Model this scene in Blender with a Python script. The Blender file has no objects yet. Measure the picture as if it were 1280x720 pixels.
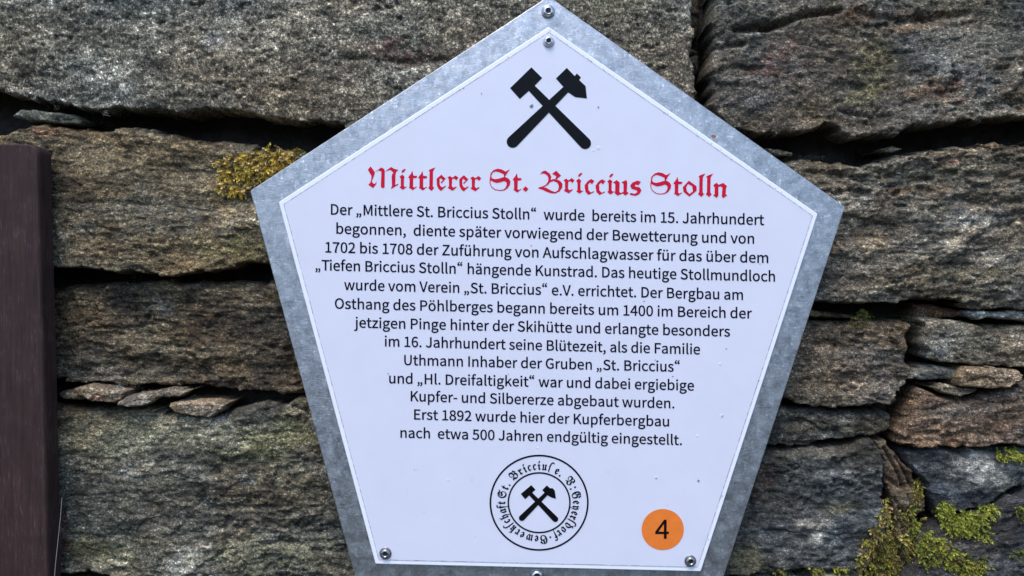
import bpy, math, random
import numpy as np
R = math.radians
scene = bpy.context.scene
C = scene.collection

# ---------------------------------------------------------------- camera, world, sun, exposure
K = 0.0007                      # metres per unit of the working grid (1280 units across the sign plane)
LENS = 28.0
D = 1280 * K * LENS / 36.0      # distance from the lens to the sign plate
cam = bpy.data.cameras.new('camera'); cam.lens = LENS; cam.sensor_width = 36; cam.clip_start = 0.01; cam.clip_end = 200
camo = bpy.data.objects.new('camera', cam); C.objects.link(camo)
camo.location = (0, -D, 0); camo.rotation_euler = (R(90), 0, 0)
scene.camera = camo
SUN_EL, SUN_AZ = 62.0, 200.0    # degrees; azimuth from +Y clockwise (180 = from behind the camera)
world = bpy.data.worlds.new('World'); scene.world = world; world.use_nodes = True
wn = world.node_tree; bg = wn.nodes['Background']
sky = wn.nodes.new('ShaderNodeTexSky'); sky.sky_type = 'NISHITA'; sky.sun_disc = False
sky.sun_elevation = R(SUN_EL); sky.sun_rotation = R(SUN_AZ); sky.air_density = 1.0; sky.dust_density = 0.6; sky.ozone_density = 1.4
wn.links.new(sky.outputs[0], bg.inputs[0]); bg.inputs[1].default_value = 0.125
sun = bpy.data.lights.new('sun', 'SUN'); sun.energy = 1.1; sun.angle = R(28); sun.color = (1, 0.97, 0.93)
suno = bpy.data.objects.new('sun', sun); C.objects.link(suno)
dx, dy = math.sin(R(SUN_AZ)), math.cos(R(SUN_AZ))
from mathutils import Vector
suno.rotation_euler = Vector((dx * math.cos(R(SUN_EL)), dy * math.cos(R(SUN_EL)), math.sin(R(SUN_EL)))).to_track_quat('Z', 'Y').to_euler()
scene.view_settings.view_transform = 'Standard'; scene.view_settings.look = 'None'
scene.view_settings.gamma = 1; scene.view_settings.exposure = 1.42; scene.view_settings.use_curve_mapping = False

# ---------------------------------------------------------------- helpers
def P(u, v, y):                 # a place on the wall: u to the right, v down, y metres behind the sign plate
    s = K * (D + y) / D
    return ((u - 640) * s, y, (360 - v) * s)

def tag(o, label=None, cat=None, group=None, kind=None):
    if label: o['label'] = label
    if cat: o['category'] = cat
    if group: o['group'] = group
    if kind: o['kind'] = kind
    return o

def empty(name, loc=(0, 0, 0)):
    o = bpy.data.objects.new(name, None); C.objects.link(o); o.location = loc; o.empty_display_size = .02
    return o

def link_mesh(name, me, mat, parent=None):
    me.materials.clear(); me.materials.append(mat)
    o = bpy.data.objects.new(name, me); C.objects.link(o)
    if parent is not None:
        o.parent = parent
        p = parent; w = Vector((0, 0, 0))
        while p is not None: w += p.location; p = p.parent
        o.location = -w         # meshes are written in world coordinates
    return o

def mesh(name, verts, faces, mat, parent=None, smooth=False):
    me = bpy.data.meshes.new(name); me.from_pydata([tuple(v) for v in verts], [], faces); me.update()
    if smooth: me.polygons.foreach_set('use_smooth', [True] * len(me.polygons))
    return link_mesh(name, me, mat, parent)

def np_mesh(name, V, Q, mat, parent=None, col=None, smooth=True):
    me = bpy.data.meshes.new(name); n = Q.shape[1]
    me.vertices.add(len(V)); me.vertices.foreach_set('co', V.astype(np.float32).ravel())
    me.loops.add(Q.size); me.loops.foreach_set('vertex_index', Q.astype(np.int32).ravel())
    me.polygons.add(len(Q)); me.polygons.foreach_set('loop_start', np.arange(0, Q.size, n, dtype=np.int32))
    me.polygons.foreach_set('use_smooth', np.full(len(Q), smooth))
    if col is not None:
        a = me.color_attributes.new('Col', 'FLOAT_COLOR', 'POINT')
        a.data.foreach_set('color', np.concatenate([col, np.ones((len(col), 1))], 1).astype(np.float32).ravel())
    me.update(calc_edges=True); me.validate()
    return link_mesh(name, me, mat, parent)

# ---- noise on arrays
def vnoise(x, y, seed=0):
    xi = np.floor(x).astype(np.int64); yi = np.floor(y).astype(np.int64)
    fx = x - xi; fy = y - yi
    fx = fx * fx * fx * (fx * (fx * 6 - 15) + 10); fy = fy * fy * fy * (fy * (fy * 6 - 15) + 10)
    def h(a, b):
        n = (a * 374761393 + b * 668265263 + seed * 2147483647 + 1013904223) & 0xFFFFFFFF
        n = ((n ^ (n >> 13)) * 1274126177) & 0xFFFFFFFF
        n = ((n ^ (n >> 16)) * 2246822519) & 0xFFFFFFFF
        return ((n ^ (n >> 15)) & 0xFFFFFF) / float(0x7FFFFF) - 1.0
    a = h(xi, yi); b = h(xi + 1, yi); c = h(xi, yi + 1); d = h(xi + 1, yi + 1)
    return (a + (b - a) * fx) * (1 - fy) + (c + (d - c) * fx) * fy

def fbm(x, y, wl, oct=4, seed=0, gain=.5):
    s = 0; a = 1; t = 0
    for i in range(oct):
        ca, sa = math.cos(i * 1.3 + seed), math.sin(i * 1.3 + seed)
        if i == 0: X, Y = x, y
        else: X, Y = x, y
        s = s + a * vnoise(X / wl + 17.3 * i, Y / wl - 9.1 * i, seed * 31 + i); t += a; a *= gain; wl *= .5
    return s / t * 1.5

def sstep(a, b, x):
    t = np.clip((x - a) / (b - a), 0, 1); return t * t * (3 - 2 * t)

def sdist(X, Y, pts):           # signed distance to a polygon, positive inside
    d = np.full(X.shape, 1e9); inside = np.zeros(X.shape, bool); n = len(pts)
    for i in range(n):
        ax, ay = pts[i]; bx, by = pts[(i + 1) % n]
        ex, ey = bx - ax, by - ay; wx, wy = X - ax, Y - ay
        t = np.clip((wx * ex + wy * ey) / (ex * ex + ey * ey + 1e-9), 0, 1)
        d = np.minimum(d, (wx - ex * t) ** 2 + (wy - ey * t) ** 2)
        c = ((ay > Y) != (by > Y)) & (X < (bx - ax) * (Y - ay) / ((by - ay) if by != ay else 1e-9) + ax)
        inside ^= c
    d = np.sqrt(d)
    return np.where(inside, d, -d)

def pldist(X, Y, pts):
    d = np.full(X.shape, 1e9)
    for (ax, ay), (bx, by) in zip(pts[:-1], pts[1:]):
        ex, ey = bx - ax, by - ay; wx, wy = X - ax, Y - ay
        t = np.clip((wx * ex + wy * ey) / (ex * ex + ey * ey + 1e-9), 0, 1)
        d = np.minimum(d, np.hypot(wx - ex * t, wy - ey * t))
    return d

# ---------------------------------------------------------------- materials
def new_mat(name):
    m = bpy.data.materials.new(name); m.use_nodes = True
    return m, m.node_tree, m.node_tree.nodes['Principled BSDF']

def N(t, kind, **kw):
    n = t.nodes.new(kind)
    for k, v in kw.items():
        if k in n.inputs.keys(): n.inputs[k].default_value = v
        else: setattr(n, k, v)
    return n

def ramp(t, src, stops):
    r = t.nodes.new('ShaderNodeValToRGB'); e = r.color_ramp.elements
    e[0].position, e[0].color = stops[0][0], (*[stops[0][1]] * 3, 1)
    e[1].position, e[1].color = stops[-1][0], (*[stops[-1][1]] * 3, 1)
    for p, c in stops[1:-1]:
        x = e.new(p); x.color = (c, c, c, 1)
    t.links.new(src, r.inputs[0]); return r.outputs[0]

def mul(t, a, b):
    m = N(t, 'ShaderNodeMix', data_type='RGBA', blend_type='MULTIPLY'); m.inputs[0].default_value = 1
    t.links.new(a, m.inputs[6]); t.links.new(b, m.inputs[7]); return m.outputs[2]

def stone_material(name, scale=900, lo=.45, hi=1.7, stretch=1.0, bump=.0011, flake=.5):
    m, t, b = new_mat(name)
    tc = N(t, 'ShaderNodeTexCoord'); mp = N(t, 'ShaderNodeMapping'); mp.inputs['Scale'].default_value = (1, 1, stretch)
    t.links.new(tc.outputs['Object'], mp.inputs[0]); vec = mp.outputs[0]
    at = N(t, 'ShaderNodeAttribute', attribute_name='Col')
    n1 = N(t, 'ShaderNodeTexNoise', Scale=scale * .42, Detail=3.0, Roughness=.7)
    n2 = N(t, 'ShaderNodeTexNoise', Scale=scale * 1.0, Detail=2.0, Roughness=.6)
    n3 = N(t, 'ShaderNodeTexVoronoi', Scale=scale * .35)
    for n in (n1, n2, n3): t.links.new(vec, n.inputs['Vector'])
    c = mul(t, at.outputs['Color'], ramp(t, n1.outputs[0], [(.32, lo), (.46, .85), (.56, 1.05), (.70, hi)]))
    c = mul(t, c, ramp(t, n2.outputs[0], [(.32, lo), (.5, 1.0), (.66, hi)]))
    fl = mul(t, c, ramp(t, n3.outputs['Distance'], [(.0, 1 + flake * 1.6), (.22, 1.0), (.6, 1 - flake * .5)]))
    t.links.new(fl, b.inputs['Base Color'])
    b.inputs['Roughness'].default_value = .82; b.inputs['Specular IOR Level'].default_value = .3
    add = N(t, 'ShaderNodeMath', operation='ADD'); t.links.new(n1.outputs[0], add.inputs[0])
    ml = N(t, 'ShaderNodeMath', operation='MULTIPLY'); ml.inputs[1].default_value = .5
    t.links.new(n2.outputs[0], ml.inputs[0]); t.links.new(ml.outputs[0], add.inputs[1])
    bp = N(t, 'ShaderNodeBump'); bp.inputs['Strength'].default_value = 1; bp.inputs['Distance'].default_value = bump
    t.links.new(add.outputs[0], bp.inputs['Height']); t.links.new(bp.outputs[0], b.inputs['Normal'])
    return m

GRANITE = stone_material('grainy_stone', 950, .30, 2.5, 1.0, .0015, 1.0)
GNEISS = stone_material('layered_stone', 820, .38, 2.3, 1.5, .0015, .8)
SLATE = stone_material('dark_slaty_stone', 800, .42, 2.1, 2.0, .0012, .5)
def flat_mat(name, col, rough=.6, metal=0, spec=.5):
    m, t, b = new_mat(name)
    b.inputs['Base Color'].default_value = (*col, 1); b.inputs['Roughness'].default_value = rough
    b.inputs['Metallic'].default_value = metal; b.inputs['Specular IOR Level'].default_value = spec
    return m
def noisy_mat(name, col, scale, lo, hi, rough=.6, metal=0, bump=0, vec_scale=(1, 1, 1), rlo=None, detail=4, attr=False):
    m, t, b = new_mat(name)
    tc = N(t, 'ShaderNodeTexCoord'); mp = N(t, 'ShaderNodeMapping'); mp.inputs['Scale'].default_value = vec_scale
    t.links.new(tc.outputs['Object'], mp.inputs[0])
    n = N(t, 'ShaderNodeTexNoise', Scale=scale, Detail=float(detail), Roughness=.65); t.links.new(mp.outputs[0], n.inputs['Vector'])
    if attr: src = N(t, 'ShaderNodeAttribute', attribute_name='Col').outputs['Color']
    else:
        c = N(t, 'ShaderNodeRGB'); c.outputs[0].default_value = (*col, 1); src = c.outputs[0]
    t.links.new(mul(t, src, ramp(t, n.outputs[0], [(.3, lo), (.7, hi)])), b.inputs['Base Color'])
    b.inputs['Roughness'].default_value = rough; b.inputs['Metallic'].default_value = metal
    if rlo is not None: t.links.new(ramp(t, n.outputs[0], [(.3, rlo), (.7, rough)]), b.inputs['Roughness'])
    if bump:
        bp = N(t, 'ShaderNodeBump'); bp.inputs['Distance'].default_value = bump
        t.links.new(n.outputs[0], bp.inputs['Height']); t.links.new(bp.outputs[0], b.inputs['Normal'])
    return m
EARTH = noisy_mat('earth_fill', (.022, .017, .013), 120, .4, 1.6, .95, bump=.004)
GROUND = noisy_mat('ground_soil', (.035, .035, .022), 9, .5, 1.4, .95, bump=.02)

def galvanised():
    m, t, b = new_mat('galvanised_steel')
    tc = N(t, 'ShaderNodeTexCoord')
    v1 = N(t, 'ShaderNodeTexVoronoi', Scale=170.0); v1.inputs['Randomness'].default_value = 1
    n1 = N(t, 'ShaderNodeTexNoise', Scale=90.0, Detail=6.0, Roughness=.7)
    mp = N(t, 'ShaderNodeMapping'); mp.inputs['Scale'].default_value = (1, 1, 14)
    n2 = N(t, 'ShaderNodeTexNoise', Scale=140.0, Detail=3.0, Roughness=.6)
    n3 = N(t, 'ShaderNodeTexNoise', Scale=420.0, Detail=2.0, Roughness=.6)
    t.links.new(tc.outputs['Object'], v1.inputs['Vector']); t.links.new(tc.outputs['Object'], n1.inputs['Vector']); t.links.new(tc.outputs['Object'], n3.inputs['Vector'])
    t.links.new(tc.outputs['Object'], mp.inputs[0]); t.links.new(mp.outputs[0], n2.inputs['Vector'])
    c = N(t, 'ShaderNodeRGB'); c.outputs[0].default_value = (.48, .475, .48, 1)
    x = mul(t, c.outputs[0], ramp(t, n1.outputs[0], [(.32, .78), (.5, 1.0), (.68, 1.18)]))
    x = mul(t, x, ramp(t, n2.outputs[0], [(.3, .9), (.7, 1.1)]))
    x = mul(t, x, ramp(t, n3.outputs[0], [(.28, .6), (.40, .98), (.62, 1.04), (.70, 1.8)]))
    sp = N(t, 'ShaderNodeSeparateColor'); t.links.new(v1.outputs['Color'], sp.inputs[0])
    x = mul(t, x, ramp(t, sp.outputs[0], [(0, .86), (1, 1.14)]))
    t.links.new(x, b.inputs['Base Color']); b.inputs['Metallic'].default_value = .95
    t.links.new(ramp(t, n1.outputs[0], [(.3, .28), (.7, .5)]), b.inputs['Roughness'])
    bp = N(t, 'ShaderNodeBump'); bp.inputs['Distance'].default_value = .0002
    t.links.new(n2.outputs[0], bp.inputs['Height']); t.links.new(bp.outputs[0], b.inputs['Normal'])
    return m
GALV = galvanised()
WHITE = noisy_mat('white_composite_panel', (.88, .85, .87), 60, .97, 1.02, .35)
FILM = noisy_mat('printed_white_film', (.715, .69, .76), 25, .975, 1.02, .38, detail=6)
RED = noisy_mat('red_print', (.62, .008, .035), 300, .85, 1.1, .6)
NAVY = noisy_mat('dark_blue_print', (.004, .005, .014), 300, .85, 1.2, .6)
BLACK = noisy_mat('black_print', (.005, .005, .006), 200, .8, 1.3, .33)
GREY = noisy_mat('grey_print_line', (.34, .36, .42), 260, .45, 2.0, .5, detail=2)
ORANGE = noisy_mat('orange_print', (.86, .21, .03), 120, .93, 1.05, .45)
for _m, _s in ((RED, .1), (NAVY, .04), (BLACK, .10), (ORANGE, .3)): _m.node_tree.nodes['Principled BSDF'].inputs['Specular IOR Level'].default_value = _s
STEEL = flat_mat('steel_bolt', (.30, .29, .29), .32, .9)
STEEL_LIGHT = flat_mat('bright_steel', (.62, .62, .64), .3, .9)
HOLE = flat_mat('dark_socket', (.015, .015, .016), .7)
RUBBER = flat_mat('grey_washer', (.50, .50, .54), .5)
SPOT = flat_mat('dirt_speck', (.16, .16, .18), .8)
SANS={",":"9p!968G9G8Q9T8_9]8o9`9&9Y9<9I9D9<9@96929<9%9I8|9L8}9D8f908V","-":":'!9.9g9w9g9w9z9.9z",".":"9p!9H8y9U9#9Z919U9?9H9D9;9?95919;9#","0":":b!9p8y:.9$:B98:O9Y:T:-:O:]:B:~:.;59p;<9T;59@:~93:]9/:-939Y9@989T9$!9p929`979S9G9K9b9H:-9K:T9S:p9`;#9p;(:$;#:0:p:8:T:;:-:89b:09G:$97","1":":b!9:8}:O8}:O96:&96:&;89n;89[;09C;*9C:v9i:v9i969:96","2":":b!9-8}:S8}:S979w979T959v9W:39x:D:<:J:[:E:u:9;,:';89j;<9W;:9G;499;*9,:z9;:k9N:|9g;':':x:0:Z:+:>9v9{9W9X9-90","4":":b!:%8}:=8}:=9Z:Y9Z:Y9o:=9o:=;89};89'9k9'9Z:%9Z!:%9o9A9o9q:Y:&:x:%:R","5":":b!9k8y:(8~:>90:M9F:S9e:N:&:@:::-:F9q:J9`:H9Q:B9V:~:I:~:I;89@;899:49G:+9W:49j:7:-:+:99d:59O:,9@9z969i939J9:959I9)99949.9C9&9T8|","6":":b!9v8y:18~:D90:Q9E:U9a:Q9}:F:5:4:A9x:E9`:?9I:-9N:U9Y:p9k;#:#;':5;#:C:s:R;':=;69~;<9a;69H;#97:[91:(969W9D979Z9$!9I9t9`:-9t:2:4:&:=9a:39>9v929e969W9B9N9W","7":":b!9X8}9t8}9x9X:%:,:7:X:T;):T;89/;89/:~:7:~9z:T9i:*9^9W","8":":b!9p8y:/8}:C9-:P9>:U9R:R9f:J9u:?:%:2:-:D:C:M:a:I:w:>;,:-;79q;;9Z;89H;-9<:y98:c9@:F9S:39F:)9:9x919h9.9T939>9@9-9U8}!9~:59m:=9^:F9S:R9O:c9X:{9q;(:.:z:7:`:2:I!9q909Q9;9E9V9M9r9b:*9w9}:,9s:89f:<9S:19:","9":":b!9d8y:$9$:;98:L9[:R:5:M:a:?;$:);69i;<9Q;79?;*92:q9-:T91:89=:$9O9t9g9p:$9w:::-:59a:*9E9v979c939O979?9B91929F9#!:::B:%:-9k:'9O:39E:T9O:w9i;(9{;$:,:t:5:_","A":":q!8~8}9<8}9P9a:@9a:T8}:p8}:);89i;8!9W9u9b:99v;#:0:9::9u","B":";#!9=8}:$8}:C9%:]90:m9C:r9^:o9q:g:#:X:.:H:3:_:F:g:b:a:y:R;-:<;69{;89=;8!9W:<9W;$9x;$:@:x:L:_:A:E9w:<!9W969W:(9|:(:8:&:I9{:T9p:X9_:T9L:I9?:8989|96","D":";,!9=8}9s8}:@9(:_9<:q9^:w:-:q:Y:_:z:?;29r;89=;8!9W969W;#9o;#:3:z:J:j:W:P:]:-:W9g:J9L:39<9o96","E":":l!9=8}:]8}:]979W979W:':J:':J:=9W:=9W:~:X:~:X;89=;8","F":":b!9=8}9W8}9W9~:J9~:J:89W:89W:~:X:~:X;89=;8","G":";,!:38y:G8{:X9$:h9,:s95:s:0:/:0:/9w:Z9w:Z9@:J97:5949t9:9_9K9P9f9L:-9Q:P9_:k9u:|:5;%:O:|:b:n:p;#:f;,:X;4:H;::4;<9k;59L:|98:Y91:-989[9K999j9%","H":";7!9=8}9W8}9W:':]:':]8}:w8}:w;8:];8:]:=9W:=9W;89=;8","I":"9t!9=8}9W8}9W;89=;8","J":":]!9d8y9~8~:490:>9D:A9^:A;8:';8:'9a9{9>9b949M999=9K9+9>95909B9&9Q8{","K":":|!9=8}9W8}9W9c9{:1:^8}:{8}:0:E:q;8:S;89X:,9W;89=;8","M":";N!9=8}9U8}9U:89Q:u9d:E:/96:@96:h:E:x:u:v:8:v8};28};2;8:o;8:G:&:99V:):&9];89=;8","O":";;!:.8y:Q9%:n9:;$9];+:-;$:Z:n:|:Q;5:.;<9f;59J:|98:Z91:-989]9J9:9f9%!:.949q9:9^9K9P9g9L:-9P:P9^:k9q:|:.;%:G:|:Z:k:h:P:l:-:h9g:Z9K:G9:","P":":x!9=8}9W8}9W9t9z9t:=9x:U:':e:;:k:W:e:t:T;+:<;59y;89=;8!9W:-9W;#9u;#:1:}:B:w:L:k:P:W:M:D:C:7:2:/9w:-","S":":n!9w8y:88~:N9.:]9A:b9X:_9m:U9|:G:+:7:49u:@9^:L9R:d9^:y9z;%:7:|:L:n:Z;#:N;-:@;5:/;:9z;<9`;89J;-9=:w98:b9<:M9F:>9S:39c:,:$9{:=9m:G9U:;9=9w949X9;9>9N9.9<9=9/9N9&9b8{","T":":o!9i8}:'8}:':~:f:~:f;89*;89*:~9i:~","U":";5!:+8y:H8~:a91:p9L:v9w:v;8:];8:]9v:X9V:N9B:>97:+949t979e9B9Z9V9V9v9V;89<;89<9w9B9L9R919j8~","V":":h!9d8}:&8}:h;8:M;8:,:$9t9;9_:$9<;88};8","Z":":p!9/8}:c8}:c979O97:a;):a;899;899:~:@:~9/91","a":":e!9_8y9z9$:593:88}:M8}:M:$:J:=:A:Q:1:_9u:c9R:[98:N9B:<9W:H9p:M:-:A:4:&9f9{9H9p979_929H9>9)!9f929R989J9J9N9X9Y9c9o9l:49q:49F9{97","b":":t!:#8y:<9#:Q93:`9M:f9p:b:4:U:M:B:^:(:c9k:]9S:M9U:i9U;J9;;J9;8}9O8}9Q919i9#!9{939i969U9C9U:89j:G9~:L:4:H:A:=:H:+:J9p:G9V:>9C:097","c":":U!9x8y:68~:M90:B9B:2979z939g979W9C9M9U9J9n9M:*9W:<9h:H9{:L:/:I:=:?:J:P:7:^9z:c9^:^9E:M95:4909n959K9D929[9#","d":":u!9p8y:-9$:B93:E8}:Z8}:Z;J:@;J:@:k:B:P:.:^9s:c9Y:]9D:L95:3909n949K9A929U9#!9u939c979U9B9M9U9J9n9N:*9W:<9f:H9w:L:.:I:@:<:@9H:-98","e":":b!9y8y:98~:O9-:F9>:5959|929h969X9@9M9Q9I9h:T9h:U9w:Q:8:F:O:3:^9u:c9Z:]9E:M95:3909n959K9E929]9#!9H9z9N:29W:A9f:J9u:N:5:A:?9z","f":"9}!9*:I9?:I9?8}9X8}9X:I9z:I9z:_9X:_9X:w9_;29o;9:$;5:*;I9l;N9X;J9J;@9B;09?:w9?:_9*:^","g":":e!9o86:38::K8F:[8V:a8l:^8|:S9+:B92:+949i949S989N9D9P9O9W9W9o9Q:)9U::9`:F9q:J:+:G:=:>:J:^:J:^:_:(:_9o:c9X:_9F:S99:B95:,9;9o9I9_9=9Q989@9<919F9'958r9/8`948M9A8A9U89!9o9d9W9m9N:,9W:F9o:O:*:F:3:,:*9m!9s8H9Q8O9F8c9I8p9U8}9j8{:(8{:?8v:G8g::8Q","h":":q!9;8}9U8}9U:49j:F:#:L:9:B:@:#:@8}:Y8}:Y:&:W:@:N:S:@:_:+:c9k:[9S:I9U:i9U;J9;;J","i":"9o!9;8}9U8}9U:_9;:_!9H:~9T;'9Y;49T;@9H;D9;;@97;49;;'","j":"9o!9+889>8<9K8F9R8V9U8l9U:_9;:_9;8l978U9(8M8v8O8q8<!9H:~9T;'9Y;49T;@9H;D9;;@97;49;;'","k":":b!9;8}9T8}9T9I9r9k:B8}:_8}:$9}:W:_:;:_9U9j9T;J9;;J","l":"9r!9V8y9f8|9b939]939W959U9>9U;J9;;J9;9?9A9&","m":";o!9;8}9U8}9U:49i:F9|:L:5:B:<:#:<8}:U8}:U:4:k:F:}:L;6:B;=:#;=8};W8};W:&;T:@;K:S;=:_;):c:j:Z:Q:E:C:Z:':c9j:Z9S:H9P:_9;:_","n":":r!9;8}9U8}9U:49j:F:#:L:9:B:@:#:@8}:Y8}:Y:&:W:@:N:S:@:_:+:c9k:Z9S:H9P:_9;:_","o":":q!9w8y:69#:L92:[9K:b9n:[:4:L:M:6:^9w:c9[:^9E:M95:4909n959K9E929[9#!9w939e979V9C9M9U9J9n9M:*9V:<9e:H9w:L:-:H:;:<:D:*:G9n:D9U:;9C:-97","p":":u!9;8<9U8<9U8p9T9/9j8~:#8y:<9#:Q93:`9M:f9p:b:4:U:M:B:^:(:c9k:]9S:L9P:_9;:_!9{939i969U9C9U:89j:G9~:L:4:H:A:=:H:+:J9p:G9V:>9C:097","r":":3!9;8}9U8}9U:(9h:C9|:K:.:I:3:`:#:c9g:Y9S:B9P:_9;:_","s":":I!9d8y9{8}:19+:;99:?9J:;9^:09j9}9s9m9z9U:(9K:89R:H9h:N9z:J:.:A:;:Q:&:^9h:c9Q:`9@:U96:H92:79A9v9`9g9w9[:&9I9{989d919K96969C9*929D9#","t":":0!9k8y:,9#:'969q929_9:9Y9O9Y:I:':I:':_9Y:_9Y;.9C;.9A:_9):^9):I9?:I9?9P9A9;9I9+9V8}","u":":q!9h8y:(9%:>99:A8}:W8}:W:_:=:_:=9M:)9:9p939Y9=9R9]9R:_99:_999Y9;9?9D9,9R8}","v":":X!9]8}9{8}:T:_:;:_9z9d9l969]9d9?:_9%:_","w":";L!9S8}9r8}:+9t:5:D:A9t:W8}:w8};D:_;,:_:r9b:h97:[9b:C:_:+:_9o9b9e979Y9b9C:_9):_","z":":K!9+8}:C8}:C969K96:@:P:@:_93:_93:I9|:I9+9/","ä":":e!9_8y9z9$:593:88}:M8}:M:$:J:=:A:Q:1:_9u:c9R:[98:N9B:<9W:H9p:M:-:A:4:&9f9{9H9p979_929H9>9)!9f929R989J9J9N9X9Y9c9o9l:49q:49F9{97!9W;#9c;'9g;29c;=9W;B9K;=9G;29K;'!:8;#:C;':G;2:C;=:8;B:-;=:(;2:-;'","ö":":q!9w8y:69#:L92:[9K:b9n:[:4:L:M:6:^9w:c9[:^9E:M95:4909n959K9E929[9#!9w939e979V9C9M9U9J9n9M:*9V:<9e:H9w:L:-:H:;:<:D:*:G9n:D9U:;9C:-97!9X;#9d;'9h;29d;=9X;B9M;=9H;29M;'!:9;#:D;':H;2:D;=:9;B:.;=:);2:.;'","ü":":q!9h8y:(9%:>99:A8}:W8}:W:_:=:_:=9M:)9:9p939Y9=9R9]9R:_99:_999Y9;9?9D9,9R8}!9X;#9d;'9h;29d;=9X;B9M;=9H;29M;'!:9;#:D;':I;2:D;=:9;B:.;=:);2:.;'","“":"<(!;C;N;=;X;%;D:v;$:|:m;0:e;>:k;C:w;>;(;2;-;*;+;1;>!;y;N;t;X;Z;D;P;$;V:m;g:e;u:k;z:w;u;(;h;-;a;+;g;>","„":":K!9<8O9J8Y9U8g9[8v9^9+9X9@9J9G9>9C99969>9*9J9&9F8l958[!9t8O:&8Y:18g:78v:99+:49@:&9G9v9C9q969v9*:&9&9~8l9m8["}
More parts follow.
